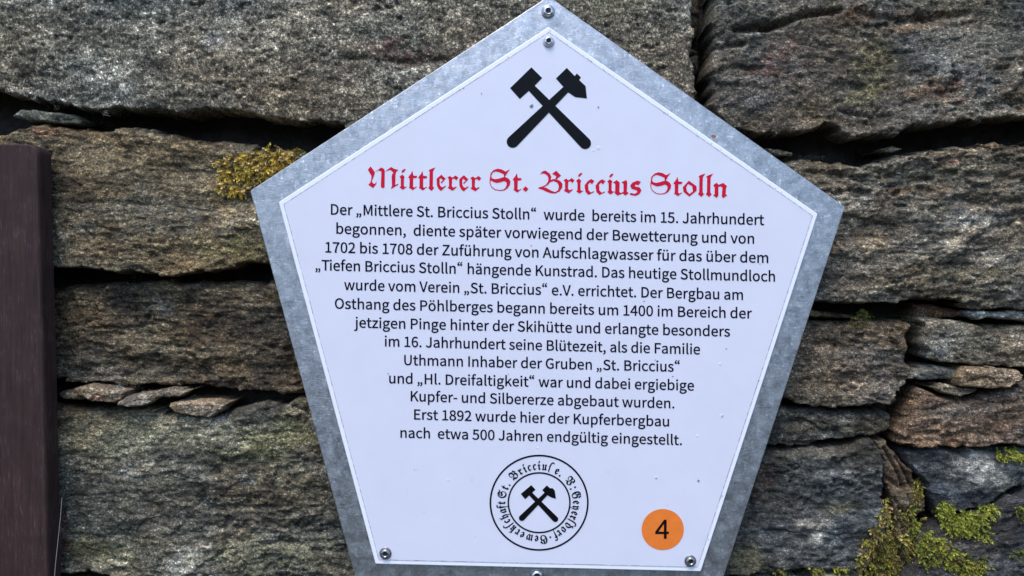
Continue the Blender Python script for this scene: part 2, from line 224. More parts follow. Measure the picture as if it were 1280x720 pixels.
FRAK={"G":"=f!;W8q;88r:w8x:[9$:B90:,9?9t9Q9c9g9T9~9H:;9@:W9;:u9:;89;;S9?;n9E<+9M<B9X<W9f<j9t<z:(=+::=6:L=>:`=B:u=D;A=<;S=O;e=B;W=2;p=#;e<m;M<{;F<g;K<V;Y<=;h<#;m;q;g;^;X;F;d;M;n;S<*;[<@;e<P;p<[;|<_<*<[<3<P<></<[<%<g;~<p<&<y<0=*<P=L<a=?<X=0<_=&<o<q=%<b=2<[=><b=L<R=9<A='<*<p;o<^;`<|;I=6;/=C:m=G:J=F:5=B9}=;9k=29Y='9J<u9<<e91<S9'<?8{<*8u;p8r!:c;':n;):y;0;%;:;(;E;&;T:z;e:r;r:j;~:a<4:]<E:f<V;#<v;0=);'=+:y=+:e=':R<t:C<]:7<=:3<+:0;u:.;a:.;K:.;?:8;4:E;-!;Z9,;n9.<#93<39;<@9G<J9U<Q9g<V9y<W:3<U:L<M:c<B:v<3;(;};1;i;4;R;/;::~:~:p:h:k:K:o:1:|:;:S:G:1:U9p:g9W:x9D;097;D9/","B":">%!;F8q;/8t:v8|:#9K9t9Q9j9R9[9N9V9A9^9,9I9#9:9>959W999l9G9|9[:,9u:3:5:::R:F:l:X;$:r;+;$;0;5;3;G;4;[;1;v;)<2:x<F:h<V:R<a:;<d:)<b9s<Z9e<P9X<B9Q<19N;z9T;Y9f;A:&;/:N;$:J:k:0:p9v:x9c;'9S;59F;E9>;X98;m96<(9:<I9E<h9V=$9m=6:,=B:L=F:k=B;+=7;C=%;X<h;u<w<8=)<V=8<r=H<}=6<u=*<z<x=(<e=7<O=B<C=L<?=X<C=d<1<v;b=,;Z=;;P=I;E=T;7=_;(=e:t=i:c=k:O=i::=c:'=Y9p=K9`=;9O=&9A<k94<O9*<38};u8v;]8r!;p;H<<;_<T;l<h;y<b<.<R<H<@<a<4<j;d<S;k<C;o<2;r;};s;l!<>9B<N9D<^9L<j9Y<s9j<y9}<{:5<x:N<o:d<b:v<P;'<=;0<';2;g;,;V:d;?:M;%:@:R:.:r9};D9c;^9T;t9J<-9D","S":"=z!;W8q;88s:w8w:]9#:C9.:,9<9t9L9c9_9T9u9H:09@:J9;:g9:;(9;;:9=;L9A;_9G;p9O<%9X<69d<F9p<U9~<d:1<q:A<|:S=*:o=7;/=@;J=E;f=G<*=@<M=-<`<~<p<s=#<j=/<g==<k=B<q=D<x=B=$===*=6=6=;=B=J=F=S=D=Z===`=+=^<y=V<l=?<T<~<C<b<8<O<4<?<9<(<F;T<d;><m;%<p:a<l:D<`:-<M9x<49q<&9m;r9j;a9i;N9j;<9m;+9q:w9w:h:#:W:.:I:::::I:,:X9{:i9o:z9f;/9_;A9X;R9T;c9R;t9Q<09S<G9X<]9b<p9n=%9}=1:1=9:C=<:W=8:s=,;+<u;8<^;<<>;5;o:|;X:o;F:f;8:a;/:_;&:a:x:h:e:y:L;6:<;N:7;`:5;r:8<':?<6:J<C:X<M:j<T:|<V;5<S;G<J;V<<;d<*;O;y;:<6:{<>:j<;:Z<2:P<%:M;r:P;c:Y;W:i;O:|;M;+;N;9;S;J;Z;];f;p;p<$;x<3;|<@;~<Q;|<d;u<w;i=-;Y=<;F=H;0=Q:t=S:Y=R:C=M:.=F9v=<9d=/9R<|9B<k95<W9*<C8}<-8v;q8r","V":">,!;m8r;_8u;K8~;193:n9K:M9a:69h9~9c9_9U9V9j:7:3:R:B:i:G:s:E;$:V;-:m;3;.;4;O;2;p;*</:y<E:h<V:R<b::<e9y<`9b<Q9R<<9M;}9N;k9S;Z9];K9i;>9x;3:.;*:C;$:[:|:W:e:E:i:4:m:$:r9r:y9X;/9E;D99;_95;|96<299<D9=<T9D<d9W<~9p=69~==:1=B:B=E:S=F:o=D;+==;?=2;Q=#;c=2;x==<5=D<R=F<k=E=#=A=4=:=B=0=M=$=U<q=]<_=a<J=b<==f<6=q<4=s;|=M;u=3;m=#;d<z;X=%;E=8;1=`:f=j:R=m::=j:'=`9p=O9[=;9H<~97<c9)<M8}<88w<$8s!<W9A<d9C<p9H=%9Z=,9r=*:%=$:4<^:]<C:z<6;2<3;F<8;a<@;k<L;s<x<'<r</<p<=<m<T<g<m<Y<~<L=)<<=+<+=);w=#;j<u;`<i;i<Q;o<<;s<(;t;s;s;_;p;K;j;7;a;$;V:m;J:Z;<:I;-:9;O9{;t9a<:9J","e":";J!:B8q:48x:69#9}9+9k949]9>9R9J9E9e9@:(9@:u9D;19Q;?:Q;}:^;};6;0;9;';3:z:%:*:'9z:-9p:@9`:W9Y:q9_;-9p;89e!:$:B:Z:k:_:p:6;S:*;I:%;>:$;(","w":"=-!9e8q9_8}9S9+9:969:9F9H9M9L9_9L:w9I;*9@;994;M98;U9A;d9Q;v9i<29v<)9n;r9r;f9};W:,;I:0;>:y;};-;};-;x;/;r;6;m;H;_;P;Q;S;=<@;}<P;}<P;t<X;_<i;A<w:|<|:U<x:;<m9~<@9F;n8q;^8q;W8w;G8~;,9+:c96:c9F:m9P:p9e:p:s:o;-:k;;:f;A:];D:K;;:0;$:09_:49M:B9F:B96:)9+9{8}9u8q!;}9G<)9M<49^<<9t<?:1<=:O<8:i<-;&;w;B;S;$;S9X;r9J","r":";3!:/8q9}8y:'9&:#9+9r919^999A9C9A9S9J9]9M9p9M:u9J;39B;@98;59,;@9d;}9q;s9n;n9s;j:*;W:1;;:1;6:Q;i:T;r:X;}:h;}:t;e;+;T;+;?:x;0:m:r:]:r:V;-:J;=:1:s:19x:49j:E9_:X9W:b9[:q9i:}9^","k":";f!9a8q9Y8}9N9+9596959F9=9H9C9O9G9b9G<R9D<j9;<{9I=*9W<t9b<U9o<r:&=+:>=8:Z==:Z=-:C=':4<w:-<c:*<G:*;D;/<#;9;t;5;l;@;S;K;2;H;);@:|;3:q:|:c;-:U;7:B;?:+;D9l;I9^;P9V;Z9`;f9U;(8q:w8z:~9&:p96:i9N:c9o:X:*:G:?:*:-:*9f:/9Y::9T:F9`:R9T9q8q!:*:D:]:f:h:p:l:z:k;):g;3:Z;J:*;,","c":";9!:)8q9y8z:$9'9m939U9F9F9[9@9v9@:z9C;49Q;E:9;x:I;}:S;z:b;q:v;d;%;k;0;_:n;@:[;3:V;4:*;U:&;L:$;;:$:.:&9t:,9k:79b:O9W:b9^:z9o;(9c","h":";d!:=7m:07v:Z8^:c8m:i8|:n9/:r9>:x:%:v:D:n:a:h:p:_;#:T;2:H;A:*;+:*9d:09Y:;9V:M9g:X9Z9q8q9a8q9Y8}9N9+9596959F9=9H9C9O9G9b9G<R9D<i9;<{9I=*9X<s9b<U9o<r:&=+:>=8:Z==:Z=-:C=(:5<x:-<e:*<I:*;B:z;};);r;#;g;/;T;@;:;P:r;V:E;V:3;S9|;P9j;K9V;D9D;<91;28z;&8f:t8Q:d8<:Q8'","a":";i!9Y8q9N8}9U9'9T9,9R9/9O929@9I969b9/9|9-::92:X9?:u9H;'9T;59c;D9s;S:A;x:Q;x:Q;r;$;_;K;T;K;D;>;;;:;';:9n;=9[;E9U;O9Y;[9e;g9X;+8q:z8z;$9$:b98:W9O:W9X!:/9T:W9p:W;1:<;?:.;E:(;I9w;:9p;)9l:S9o:59w9r:%9[","f":":l!9_7p9V8c9J:*9E:o9E;@9,;@9,;P97;V9@;c9M<*9V<R9_<n9m=):%=8:===:J=<:X=8:e=5:r=4:|=<;.=5:j<S:G<d:*<j9v<e9p<W9y<9:.;f:e;f:e;@:.;@:.:S:)9k9w8S9n7p","t":":s!:'8q9u8y9|9&9j9/9Y969K9:9?9=9?9M9H9V9K9j9K;@92;@92;P9A;[9O;h9Z;t9d<$9r<=9}<[:4<[:0<6:/;f:n;f:n;@:/;@:/9d:R9U:g9c:q9V","i":":s!9Z<99e<k9l=%9u=5:$=?:1=B:B==:G=,:E<}:><p:(<S9l<9!:.8q9|8y:#9#9c959[9@9Y9P9Y9^9Z9j9Z9t9Z9~9Z;#9Y;39O;79D;497;*9,;69<;C9M;S9a;g9u;}:';u9|;i:);]:<;P:M;K:M;::B;4:>;#:>9m:@9Z:D9U:J9T:a9f:m9Z","u":"<1!9y8q9k8x9m8}9]9*9=969=9G9K9N9P9b9P:z9M;49E;@99;39-;>9g;}9t;s9p;n9u;j:-;W:4;::49m:69Y:;9R:D9P:T9X:o9r:o;3:k;C:];K:];[:v;h;$;r;*;};:;};A;r;K;h;e;[;e;K;V;C;R;0;R9j;T9Y;^9T;u9f<%9Z;A8q;38y;79#:w94:q9>:o9N:o9Z","y":";i!:C7m:67v:a8^:h8m:n8|:s9/:w9>:~:%:{:D:s:a:m:p:e;#:Z;2:M;A:0;+:09k:49Z:?9U:N9b:Y9V9v8q9f8q9W9&9:959:9F9C9H9H9O9L9b9L:x9H;-9@;998;D94;M98;U9A;d9Q;v9i<29v<)9n;r9r;g9|;Y:*;L:/;B;#;};/;r;);g;3;V;G;8;V:p;]:E;[:3;Y9|;U9j;P9V;I9D;A91;78z;+8f:y8Q:i8<:W8'","d":";l!::8q:(8~9_93959A959Q9<9V9@9_9A9v9A:r9A;.9?;B:&;j9l;v9Y<&9K<09A<:96<K92<^98<u9K=,9Y=39k=99}=<:6==:6=-:'=+9w=&9q<{9n<q9r<c9~<V:;<E:f<,;>;b;N;O;X;=;^;*;`:r;[:U;Q:9;19`:s9@:J8q!:W9H:e9P:s9i:y9{:~:1;%:D;%:X;$:n:{;#:s;2:f;@:<;]:%;O:%9e:;9Y:I9O","o":";c!:88q9}9$999;999K9?9O9C9U9D9`9E9q9E:r9D;.9B;B:y;};%;n:y;k;';W;8;;;I:z;R:f;U:N;R::;H:$:w9F:I8q!:Z9H:c9M:l9^:s9u:v:1:t:@:p:P:j:b:a:s:A;Q:);G:)9^"}
# ---------------------------------------------------------------- dry stone wall
depth_map = {}
DG = 4
dmap = np.full((1000 // DG, 1600 // DG), .09)   # nearest wall surface, for seating moss (covers -160..1440, -140..860)
def wall_y(u, v):
    i = int((v + 140) / DG); j = int((u + 160) / DG)
    i = min(max(i, 0), dmap.shape[0] - 1); j = min(max(j, 0), dmap.shape[1] - 1)
    return float(dmap[i, j])

wall = empty('dry_stone_wall', (0, .06, -.6))
tag(wall, 'rough dry stone wall of grey brown layered stones behind the pentagon sign', 'wall')
sid = [0]; TINT = np.array([1.09, 1.0, .86])
def chips(x, y, size, seed):     # broken facets: every cell is a small tilted plane of its own
    gx = np.floor(x / size).astype(np.int64); gy = np.floor(y / size).astype(np.int64)
    best = np.full(x.shape, 1e9); val = np.zeros(x.shape)
    def hs(a, b, k):
        n = (a * 374761393 + b * 668265263 + (seed * 7 + k) * 974711) & 0xFFFFFFFF
        n = ((n ^ (n >> 13)) * 1274126177) & 0xFFFFFFFF; n = ((n ^ (n >> 16)) * 2246822519) & 0xFFFFFFFF
        return ((n ^ (n >> 15)) & 0xFFFF) / 65535.
    for i in (-1, 0, 1):
        for j in (-1, 0, 1):
            a = gx + i; b = gy + j
            px = (a + hs(a, b, 1)) * size; py = (b + hs(a, b, 2)) * size
            d = (x - px) ** 2 + (y - py) ** 2; k = d < best
            v = (hs(a, b, 3) - .5) * 1.1 + ((x - px) * (hs(a, b, 4) - .5) + (y - py) * (hs(a, b, 5) - .35)) / size * 1.8
            best = np.where(k, d, best); val = np.where(k, v, val)
    return val
def stone(pts, mat, A, B, face=.03, edge=12, rec=.022, warp=5, lam=.0014, dip=0.0, per=13, grain=.0005, big=.005,
          stains=(), cracks=(), step=1.6, spk=.30, mott=.25, chip=None, tiltu=0, tiltv=0, lump=.002, name='stone', kind=None, parent=None, back=.07):
    sid[0] += 1; sd = sid[0]
    pts = [(float(a), float(b)) for a, b in pts]
    x0 = min(p[0] for p in pts) - 14; x1 = max(p[0] for p in pts) + 14
    y0 = min(p[1] for p in pts) - 14; y1 = max(p[1] for p in pts) + 14
    nx = int((x1 - x0) / step) + 1; ny = int((y1 - y0) / step) + 1
    U, V = np.meshgrid(x0 + np.arange(nx) * step, y0 + np.arange(ny) * step)
    Vd = V + dip * (U - 640)
    wu = warp * (fbm(U, V, 34, 4, sd + 1, .6)); wv = warp * .8 * (fbm(U, V, 40, 5, sd + 2, .62))
    s = sdist(U + wu, V + wv, pts)
    s = s + (2.6 * chips(U * .8, V, 15, sd + 77) + 2.2 * chips(U * .6, V, 34, sd + 78) if edge > 7 else 1.0 * chips(U, V, 9, sd + 77))
    gv, gu = np.gradient(sdist(U, V, pts)); ed = edge * (.50 + .42 * np.clip(gv / step, -1, 1)) * (1 + .25 * fbm(U, V, 30, 3, sd + 40))
    t = np.clip(s / np.maximum(ed, 2), 0, 1) ** .85
    h = face + rec * (1 - np.sqrt(np.clip(1 - (1 - t) ** 2, 0, 1)))
    cx = sum(p[0] for p in pts) / len(pts); cy = sum(p[1] for p in pts) / len(pts)
    h = h + tiltu * (U - cx) / 100 + tiltv * (V - cy) / 100
    fade = sstep(0, edge * .7, s) * .8 + .2
    h = h + big * fbm(U, V * 1.3, 150, 3, sd + 3) + lump * fade * fbm(U, Vd * 1.6, 42, 3, sd + 4)
    # foliation: broken ledges running along the dip
    L = Vd + 9 * fbm(U, Vd, 110, 3, sd + 5) + 2.5 * fbm(U, V, 22, 2, sd + 15)
    ph = L / per + 1.7 * fbm(U, Vd * 3, 90, 2, sd + 6)
    saw = ph - np.floor(ph); saw = np.where(saw < .8, saw / .8, (1 - saw) / .2)
    am = np.clip(.5 + .9 * fbm(U, Vd * 2, 60, 3, sd + 7), 0, 1.3)
    h = h - lam * .6 * saw * am * (.4 + .9 * (fbm(U * .5, V, 40, 3, sd + 30) > -.1))
    face = face - .006; rough = sstep(-.25, .35, fbm(U * .6, V, 95, 4, sd + 80, .6)) * .8 + .2
    st = fbm(U * .28, Vd + .15 * U * fbm(U, V, 200, 2, sd + 33) * 0, 6.5, 3, sd + 31, .7); stf = fbm(U * .3, Vd, 14, 3, sd + 32, .7)
    h = h - (lam * .7 * st + lam * .8 * stf) * (.2 + .8 * rough)
    pit = fbm(U * .7, Vd, 9, 3, sd + 34, .7); pit = pit * rough; h = h + grain * 3.0 * sstep(.3, .8, pit)
    ph2 = (Vd + 3 * fbm(U, V, 30, 3, sd + 25)) / (per * .37); s2 = np.abs(ph2 - np.floor(ph2) - .5) * 2
    h = h + lam * .15 * s2 * am
    h = h + lam * .9 * (1 - np.clip(np.abs(fbm(U * .35, Vd * 1.4, 16, 4, sd + 9)) * 3.2, 0, 1)) * .8
    ch = (.0016 if mat is GNEISS else .0005 if mat is GRANITE else .0013) if chip is None else chip
    cu_ = U * .62 + 5 * fbm(U, V, 24, 3, sd + 50); cv_ = Vd + 3.5 * fbm(U, V, 24, 3, sd + 51)
    cmask = sstep(-.35, .4, fbm(U * .7, V, 80, 3, sd + 52))
    h = h + ch * 1.9 * chips(cu_ * .8, cv_, 62, sd + 3) + ch * 1.25 * chips(cu_, cv_, 27, sd) * cmask + ch * .55 * chips(cu_, cv_ * 1.2, 11, sd + 9) * rough * cmask + ch * .2 * chips(cu_, cv_, 5.5, sd + 19) * rough
    g = fbm(U * .85, V * 1.1, 5.5, 2, sd + 10); g2 = fbm(U, V, 12, 3, sd + 11)
    h = h - grain * 1.1 * g - grain * 1.6 * g2 * rough
    for cp, w, dep in cracks:
        dd = pldist(U + wu * .7, V + wv * .7, cp); h = h + dep * np.exp(-(dd / w) ** 2)
    h = np.where(s < 0, face + rec + .002 + back * np.clip(-s / 2.2, 0, 1), h)
    # stone colour: mottling, mineral grains, darker in the sunken pits, lichen and rust patches
    dk_ = .58 if mat is SLATE else .75 if mat is GNEISS else .86; A = np.array(A) * TINT * dk_; B = np.array(B) * TINT * dk_
    m = sstep(-.5, .5, fbm(U * .6, Vd * 1.5, 70, 5, sd + 12, .6))[..., None]
    col = A * (1 - m) + B * m
    col = col * np.exp(mott * fbm(U * .5, Vd * 1.7, 26, 4, sd + 13, .7))[..., None]
    hue = (fbm(U * .7, Vd, 60, 5, sd + 16, .7) * (.28 if mat is GRANITE else .5 if mat is SLATE else .72))[..., None]
    col = col * np.exp(hue * np.array([.20, .02, -.26])) * (1 + .05 * fbm(U, V, 130, 2, sd + 18)[..., None] * np.array([2., 0, -2.]))
    pale = sstep(.35, .75, fbm(U * .6, Vd, 48, 4, sd + 83, .65))[..., None]; col = col * (1 + (.35 if mat is GRANITE else .9) * pale)
    dk = sstep(.3, .8, fbm(U * .5, Vd * 1.2, 55, 4, sd + 84, .65))[..., None]; col = col * (1 - .6 * dk)
    col = col * np.exp(min(lam * 220, .34) * (st + .6 * stf))[..., None]
    col = col * (1 - .45 * sstep(.3, .75, pit))[..., None]
    col = col * np.exp((2.4 if mat is GRANITE else 1.7) * spk * (fbm(U * .7, Vd, 5.2, 2, sd + 14, .8) + .5 * fbm(U * .6, Vd * 1.3, 9, 2, sd + 17)))[..., None]
    for (sx, sy, rx, ry, sc, st) in stains:
        q = np.hypot((U - sx) / rx, (V - sy) / ry) + .45 * fbm(U, V, 26, 4, int(sx) % 97 + sd, .65)
        w = (st * .88 * sstep(1.2, .3, q + .25 * fbm(U * .5, Vd, 12, 3, sd + 60)) * (.72 + .45 * fbm(U, V, 7, 2, sd + 20)).clip(0, 1.1))[..., None]
        col = col * (1 - w) + np.array(sc) * TINT * w * (.75 + .35 * np.exp(.5 * g))[..., None]
    col = np.clip(col, .006, .8)
    keep = s > -3.4
    ii, jj = np.nonzero((U > -160) & (U < 1436) & (V > -140) & (V < 856) & (s > 0))
    if len(ii):
        a = ((V[ii, jj] + 140) / DG).astype(int); b = ((U[ii, jj] + 160) / DG).astype(int)
        np.minimum.at(dmap, (a, b), h[ii, jj])
    idx = -np.ones(U.shape, np.int64)
    ok = keep[:-1, :-1] & keep[1:, :-1] & keep[:-1, 1:] & keep[1:, 1:]
    use = np.zeros(U.shape, bool); use[:-1, :-1] |= ok; use[1:, :-1] |= ok; use[:-1, 1:] |= ok; use[1:, 1:] |= ok
    idx[use] = np.arange(use.sum())
    fr = np.clip(-s / 2.2, 0, 1)[use]; cut = (5 + 13 * np.clip(-gv / step, 0, 1))[use]
    u = U[use] + (gu[use] / step) * cut * fr; v = V[use] + (gv[use] / step) * cut * fr; y = h[use]; sc_ = K * (D + .03) / D     # stones are built straight back into the wall
    Vt = np.stack([(u - 640) * sc_, y, (360 - v) * sc_], 1)
    a, b = np.nonzero(ok)
    Q = np.stack([idx[a, b], idx[a + 1, b], idx[a + 1, b + 1], idx[a, b + 1]], 1)
    o = np_mesh(name, Vt, Q, mat, parent or wall, col[use])
    if kind: o['kind'] = kind
    return o

RUST = (.17, .085, .045); LICH = (.27, .26, .11); PALE = (.36, .35, .31); DARK = (.055, .05, .045); OCH = (.24, .17, .08); MOSSY = (.12, .13, .035); RED_ = (.13, .06, .045)
# upper left: one long grey grainy block
stone([(-130, -150), (856, -150), (863, 0), (867, 40), (863, 68), (870, 100), (873, 160), (860, 200), (700, 205), (480, 180), (430, 159), (385, 154), (345, 151), (300, 142), (262, 141), (236, 146), (190, 143), (130, 139), (85, 134), (48, 128), (20, 122), (0, 110), (-60, 104), (-130, 100)],
      GRANITE, (.185, .175, .145), (.285, .275, .235), face=.018, edge=13, rec=.03, warp=4, lam=.0005, per=24, grain=.0006, big=.004, mott=.18, lump=.0016,
      stains=[(505, 75, 62, 13, (.075, .035, .022), .85), (480, 62, 26, 12, (.16, .06, .045), .6), (430, 85, 70, 26, (.10, .085, .07), .7), (415, 60, 60, 45, (.12, .11, .09), .35), (15, 45, 45, 45, (.25, .24, .15), .5), (280, 30, 60, 30, (.12, .11, .09), .35), (20, 118, 60, 8, (.25, .21, .17), .6),
              (800, 60, 110, 90, (.15, .13, .10), .75), (740, 50, 60, 50, (.12, .105, .085), .7), (760, 10, 60, 30, (.17, .165, .11), .5), (869, 42, 12, 7, (.42, .22, .07), .9), (275, 55, 16, 14, (.42, .42, .42), .55), (640, 30, 90, 60, (.16, .145, .12), .5)],
      cracks=[([(430, 76), (500, 80), (560, 78)], 4, .003)])
# left column
stone([(24, 143), (34, 138), (60, 139), (95, 143), (112, 152), (106, 158), (70, 156), (40, 155), (22, 149)], SLATE, (.20, .20, .17), (.28, .27, .22), face=.022, edge=6, rec=.014, warp=2, step=1.2, lam=.0005)
stone([(-130, 175), (-60, 172), (0, 168), (22, 160), (46, 156), (100, 160), (160, 157), (190, 155), (240, 172), (300, 180), (400, 190), (520, 200), (520, 330), (400, 332), (330, 328), (290, 335), (235, 343), (200, 342), (150, 339), (100, 336), (70, 333), (-130, 330)],
      GNEISS, (.165, .135, .085), (.255, .22, .155), face=.026, edge=15, rec=.026, warp=5, lam=.0016, per=12, dip=-.05, grain=.0006,
      stains=[(60, 168, 26, 9, (.36, .17, .10), .65), (190, 270, 110, 30, (.22, .21, .18), .6), (120, 235, 60, 20, (.10, .08, .055), .5), (260, 240, 70, 14, (.08, .07, .055), .6), (250, 320, 90, 20, (.26, .20, .11), .55), (150, 200, 70, 20, (.27, .23, .15), .5), (300, 310, 50, 20, (.22, .22, .09), .45)])
stone([(-130, 352), (60, 358), (100, 354), (150, 350), (250, 348), (345, 350), (480, 352), (520, 360), (520, 480), (385, 494), (300, 489), (240, 484), (160, 482), (110, 480), (75, 478), (-130, 470)],
      GNEISS, (.10, .08, .055), (.17, .14, .10), face=.034, edge=17, rec=.03, warp=5, lam=.0018, per=11, dip=-.02, grain=.0007,
      stains=[(150, 470, 90, 12, (.19, .18, .15), .7), (250, 440, 110, 8, (.24, .21, .15), .5), (110, 400, 50, 25, (.17, .11, .06), .45), (345, 370, 30, 10, (.20, .14, .06), .5), (200, 385, 14, 12, (.25, .25, .24), .5), (290, 410, 60, 25, (.07, .058, .045), .5)])
stone([(66, 492), (84, 488), (98, 489), (110, 497), (100, 502), (75, 500)], GNEISS, (.19, .18, .14), (.24, .22, .17), face=.03, edge=6, rec=.012, warp=2, step=1.2)
stone([(96, 484), (112, 481), (150, 485), (164, 488), (158, 499), (150, 503), (120, 501), (106, 494)], GNEISS, (.36, .28, .20), (.30, .22, .16), face=.022, edge=5, rec=.010, warp=3, step=1.2, stains=[(133, 495, 13, 5, (.32, .12, .06), .8)])
stone([(156, 500), (166, 492), (190, 489), (215, 484), (243, 486), (236, 494), (205, 496), (192, 505), (172, 508), (156, 505)], GNEISS, (.36, .29, .22), (.26, .20, .15), face=.020, edge=5, rec=.010, warp=3, step=1.2)
stone([(216, 503), (228, 498), (262, 499), (290, 503), (284, 512), (264, 522), (246, 519), (222, 512)], GNEISS, (.34, .27, .19), (.30, .24, .17), face=.018, edge=6, rec=.012, warp=3, step=1.2)
stone([(362, 503), (374, 497), (430, 500), (430, 522), (380, 520), (365, 513)], GNEISS, (.17, .17, .12), (.22, .21, .16), face=.026, edge=7, rec=.012, warp=2, step=1.2)
stone([(-130, 500), (60, 506), (100, 512), (130, 511), (220, 515), (262, 519), (292, 512), (330, 502), (385, 512), (520, 522), (540, 850), (200, 850), (150, 726), (110, 718), (75, 714), (-130, 720)],
      GNEISS, (.15, .14, .11), (.23, .215, .175), face=.024, edge=16, rec=.02, warp=5, lam=.0017, per=14, dip=.03, grain=.0008, big=.007,
      stains=[(160, 545, 100, 28, (.22, .23, .15), .6), (330, 550, 70, 30, (.24, .25, .11), .6), (250, 545, 60, 20, (.25, .25, .17), .5), (300, 645, 110, 14, (.06, .055, .05), .75), (180, 660, 60, 14, (.08, .075, .065), .7), (330, 690, 100, 22, (.25, .25, .16), .6), (130, 690, 60, 20, (.2, .2, .11), .5), (310, 598, 14, 10, (.36, .36, .33), .6), (80, 665, 8, 40, (.12, .05, .03), .7), (250, 610, 90, 22, (.12, .10, .075), .5), (400, 600, 30, 60, (.09, .08, .055), .6)])
stone([(-130, 742), (75, 738), (130, 748), (170, 850), (-130, 850)], GNEISS, (.12, .11, .08), (.18, .17, .12), face=.05, edge=12, step=3)
# upper right
stone([(893, -150), (1410, -150), (1410, 130), (1280, 148), (1202, 157), (1133, 166), (1100, 176), (1060, 173), (1046, 167), (1030, 159), (1008, 165), (985, 169), (940, 166), (925, 163), (905, 160), (889, 130), (886, 90), (892, 60), (889, 30), (894, 0)],
      GNEISS, (.13, .118, .098), (.21, .195, .165), face=.020, edge=12, rec=.03, warp=5, lam=.0008, per=17, dip=.03, grain=.0009, big=.006, mott=.34,
      stains=[(970, 75, 40, 28, (.14, .065, .05), .6), (940, 95, 30, 10, (.16, .08, .05), .5), (1085, 100, 28, 50, (.29, .26, .13), .55), (1072, 122, 22, 14, (.36, .34, .18), .5), (1170, 115, 50, 22, (.20, .11, .06), .6), (1110, 22, 90, 12, (.13, .07, .04), .8), (1130, 38, 40, 8, (.30, .18, .08), .5), (1200, 60, 90, 30, (.23, .23, .21), .55), (1060, 142, 50, 8, (.07, .07, .075), .7), (1220, 142, 90, 8, (.33, .32, .28), .5), (1000, 12, 110, 16, (.19, .18, .17), .6), (1035, 5, 7, 12, (.16, .17, .06), .7), (905, 40, 16, 40, (.10, .085, .075), .6), (940, 130, 40, 14, (.10, .10, .11), .45), (1180, 5, 70, 20, (.19, .17, .11), .4), (1250, 120, 40, 10, (.12, .08, .04), .6)],
      cracks=[([(915, 40), (955, 37), (975, 34), (1005, 23), (1045, 17)], 3.5, .011), ([(905, 10), (915, 32), (920, 45)], 3, .002), ([(893, 62), (925, 60)], 3, .005), ([(900, 92), (950, 88)], 3, .003), ([(1060, 20), (1120, 30), (1200, 22)], 4, .004), ([(1045, 140), (1085, 148), (1110, 146)], 3, .003)])
# rubble bits inside the joint between the two top stones
stone([(866, -20), (884, -20), (886, 30), (878, 42), (868, 20)], GNEISS, (.05, .045, .04), (.09, .075, .06), face=.066, edge=6, rec=.02, warp=3, step=1.5)
stone([(873, 40), (888, 46), (884, 78), (876, 84), (871, 60)], SLATE, (.09, .08, .07), (.12, .11, .10), face=.064, edge=6, rec=.02, warp=3, step=1.5)
# small chips in the gap
stone([(940, 182), (965, 184), (990, 189), (992, 194), (972, 194), (945, 190)], GNEISS, (.34, .31, .24), (.28, .25, .18), face=.032, edge=4, rec=.010, warp=1.5, step=1.1)
stone([(1100, 186), (1120, 181), (1130, 186), (1118, 192), (1102, 190)], GNEISS, (.16, .15, .13), (.2, .19, .16), face=.034, edge=4, rec=.010, warp=1.5, step=1.1)
stone([(1226, 183), (1240, 178), (1248, 184), (1238, 190), (1226, 188)], GNEISS, (.28, .19, .11), (.2, .16, .12), face=.024, edge=4, rec=.010, warp=1.5, step=1.1)
stone([(1010, 178), (1040, 176), (1060, 184), (1050, 196), (1015, 195)], SLATE, (.10, .10, .10), (.13, .13, .12), face=.062, edge=8, rec=.012, warp=2, step=1.5)
# right middle
stone([(830, 190), (960, 198), (1000, 199), (1080, 205), (1102, 199), (1125, 191), (1160, 187), (1200, 181), (1280, 179), (1410, 170), (1410, 388), (1280, 384), (1219, 384), (1190, 377), (1150, 372), (1126, 375), (1091, 381), (1060, 378), (1022, 377), (830, 370)],
      GNEISS, (.135, .12, .095), (.225, .205, .17), face=.026, edge=14, rec=.026, warp=6, lam=.0022, per=16, dip=.07, grain=.0009, big=.006, mott=.4, lump=.003,
      stains=[(1150, 215, 130, 14, (.25, .23, .17), .6), (1185, 200, 26, 10, (.06, .05, .045), .8), (1186, 203, 7, 5, (.45, .22, .18), .8), (1130, 240, 50, 7, (.27, .17, .09), .5), (1240, 245, 50, 14, (.08, .065, .045), .7), (1220, 275, 45, 12, (.26, .27, .28), .7), (1225, 305, 45, 12, (.07, .06, .045), .6), (1060, 330, 60, 16, (.27, .26, .24), .5), (1130, 310, 40, 20, (.24, .23, .21), .5), (1110, 270, 70, 22, (.09, .075, .055), .5), (1060, 290, 50, 20, (.09, .075, .06), .5), (1055, 355, 40, 12, (.24, .21, .18), .5), (1220, 350, 90, 18, (.24, .21, .15), .5), (1230, 340, 70, 6, (.14, .12, .05), .5), (1160, 265, 30, 12, (.16, .15, .07), .4)],
      cracks=[([(1140, 228), (1180, 218), (1280, 224)], 4, .003), ([(1190, 252), (1240, 258), (1280, 250)], 5, .004), ([(1010, 215), (1060, 222)], 3, .003)])
stone([(960, 383), (1010, 386), (1050, 392), (1072, 394), (1070, 400), (1020, 398), (960, 396)], GNEISS, (.16, .12, .07), (.12, .10, .06), face=.032, edge=5, rec=.012, warp=2, step=1.3)
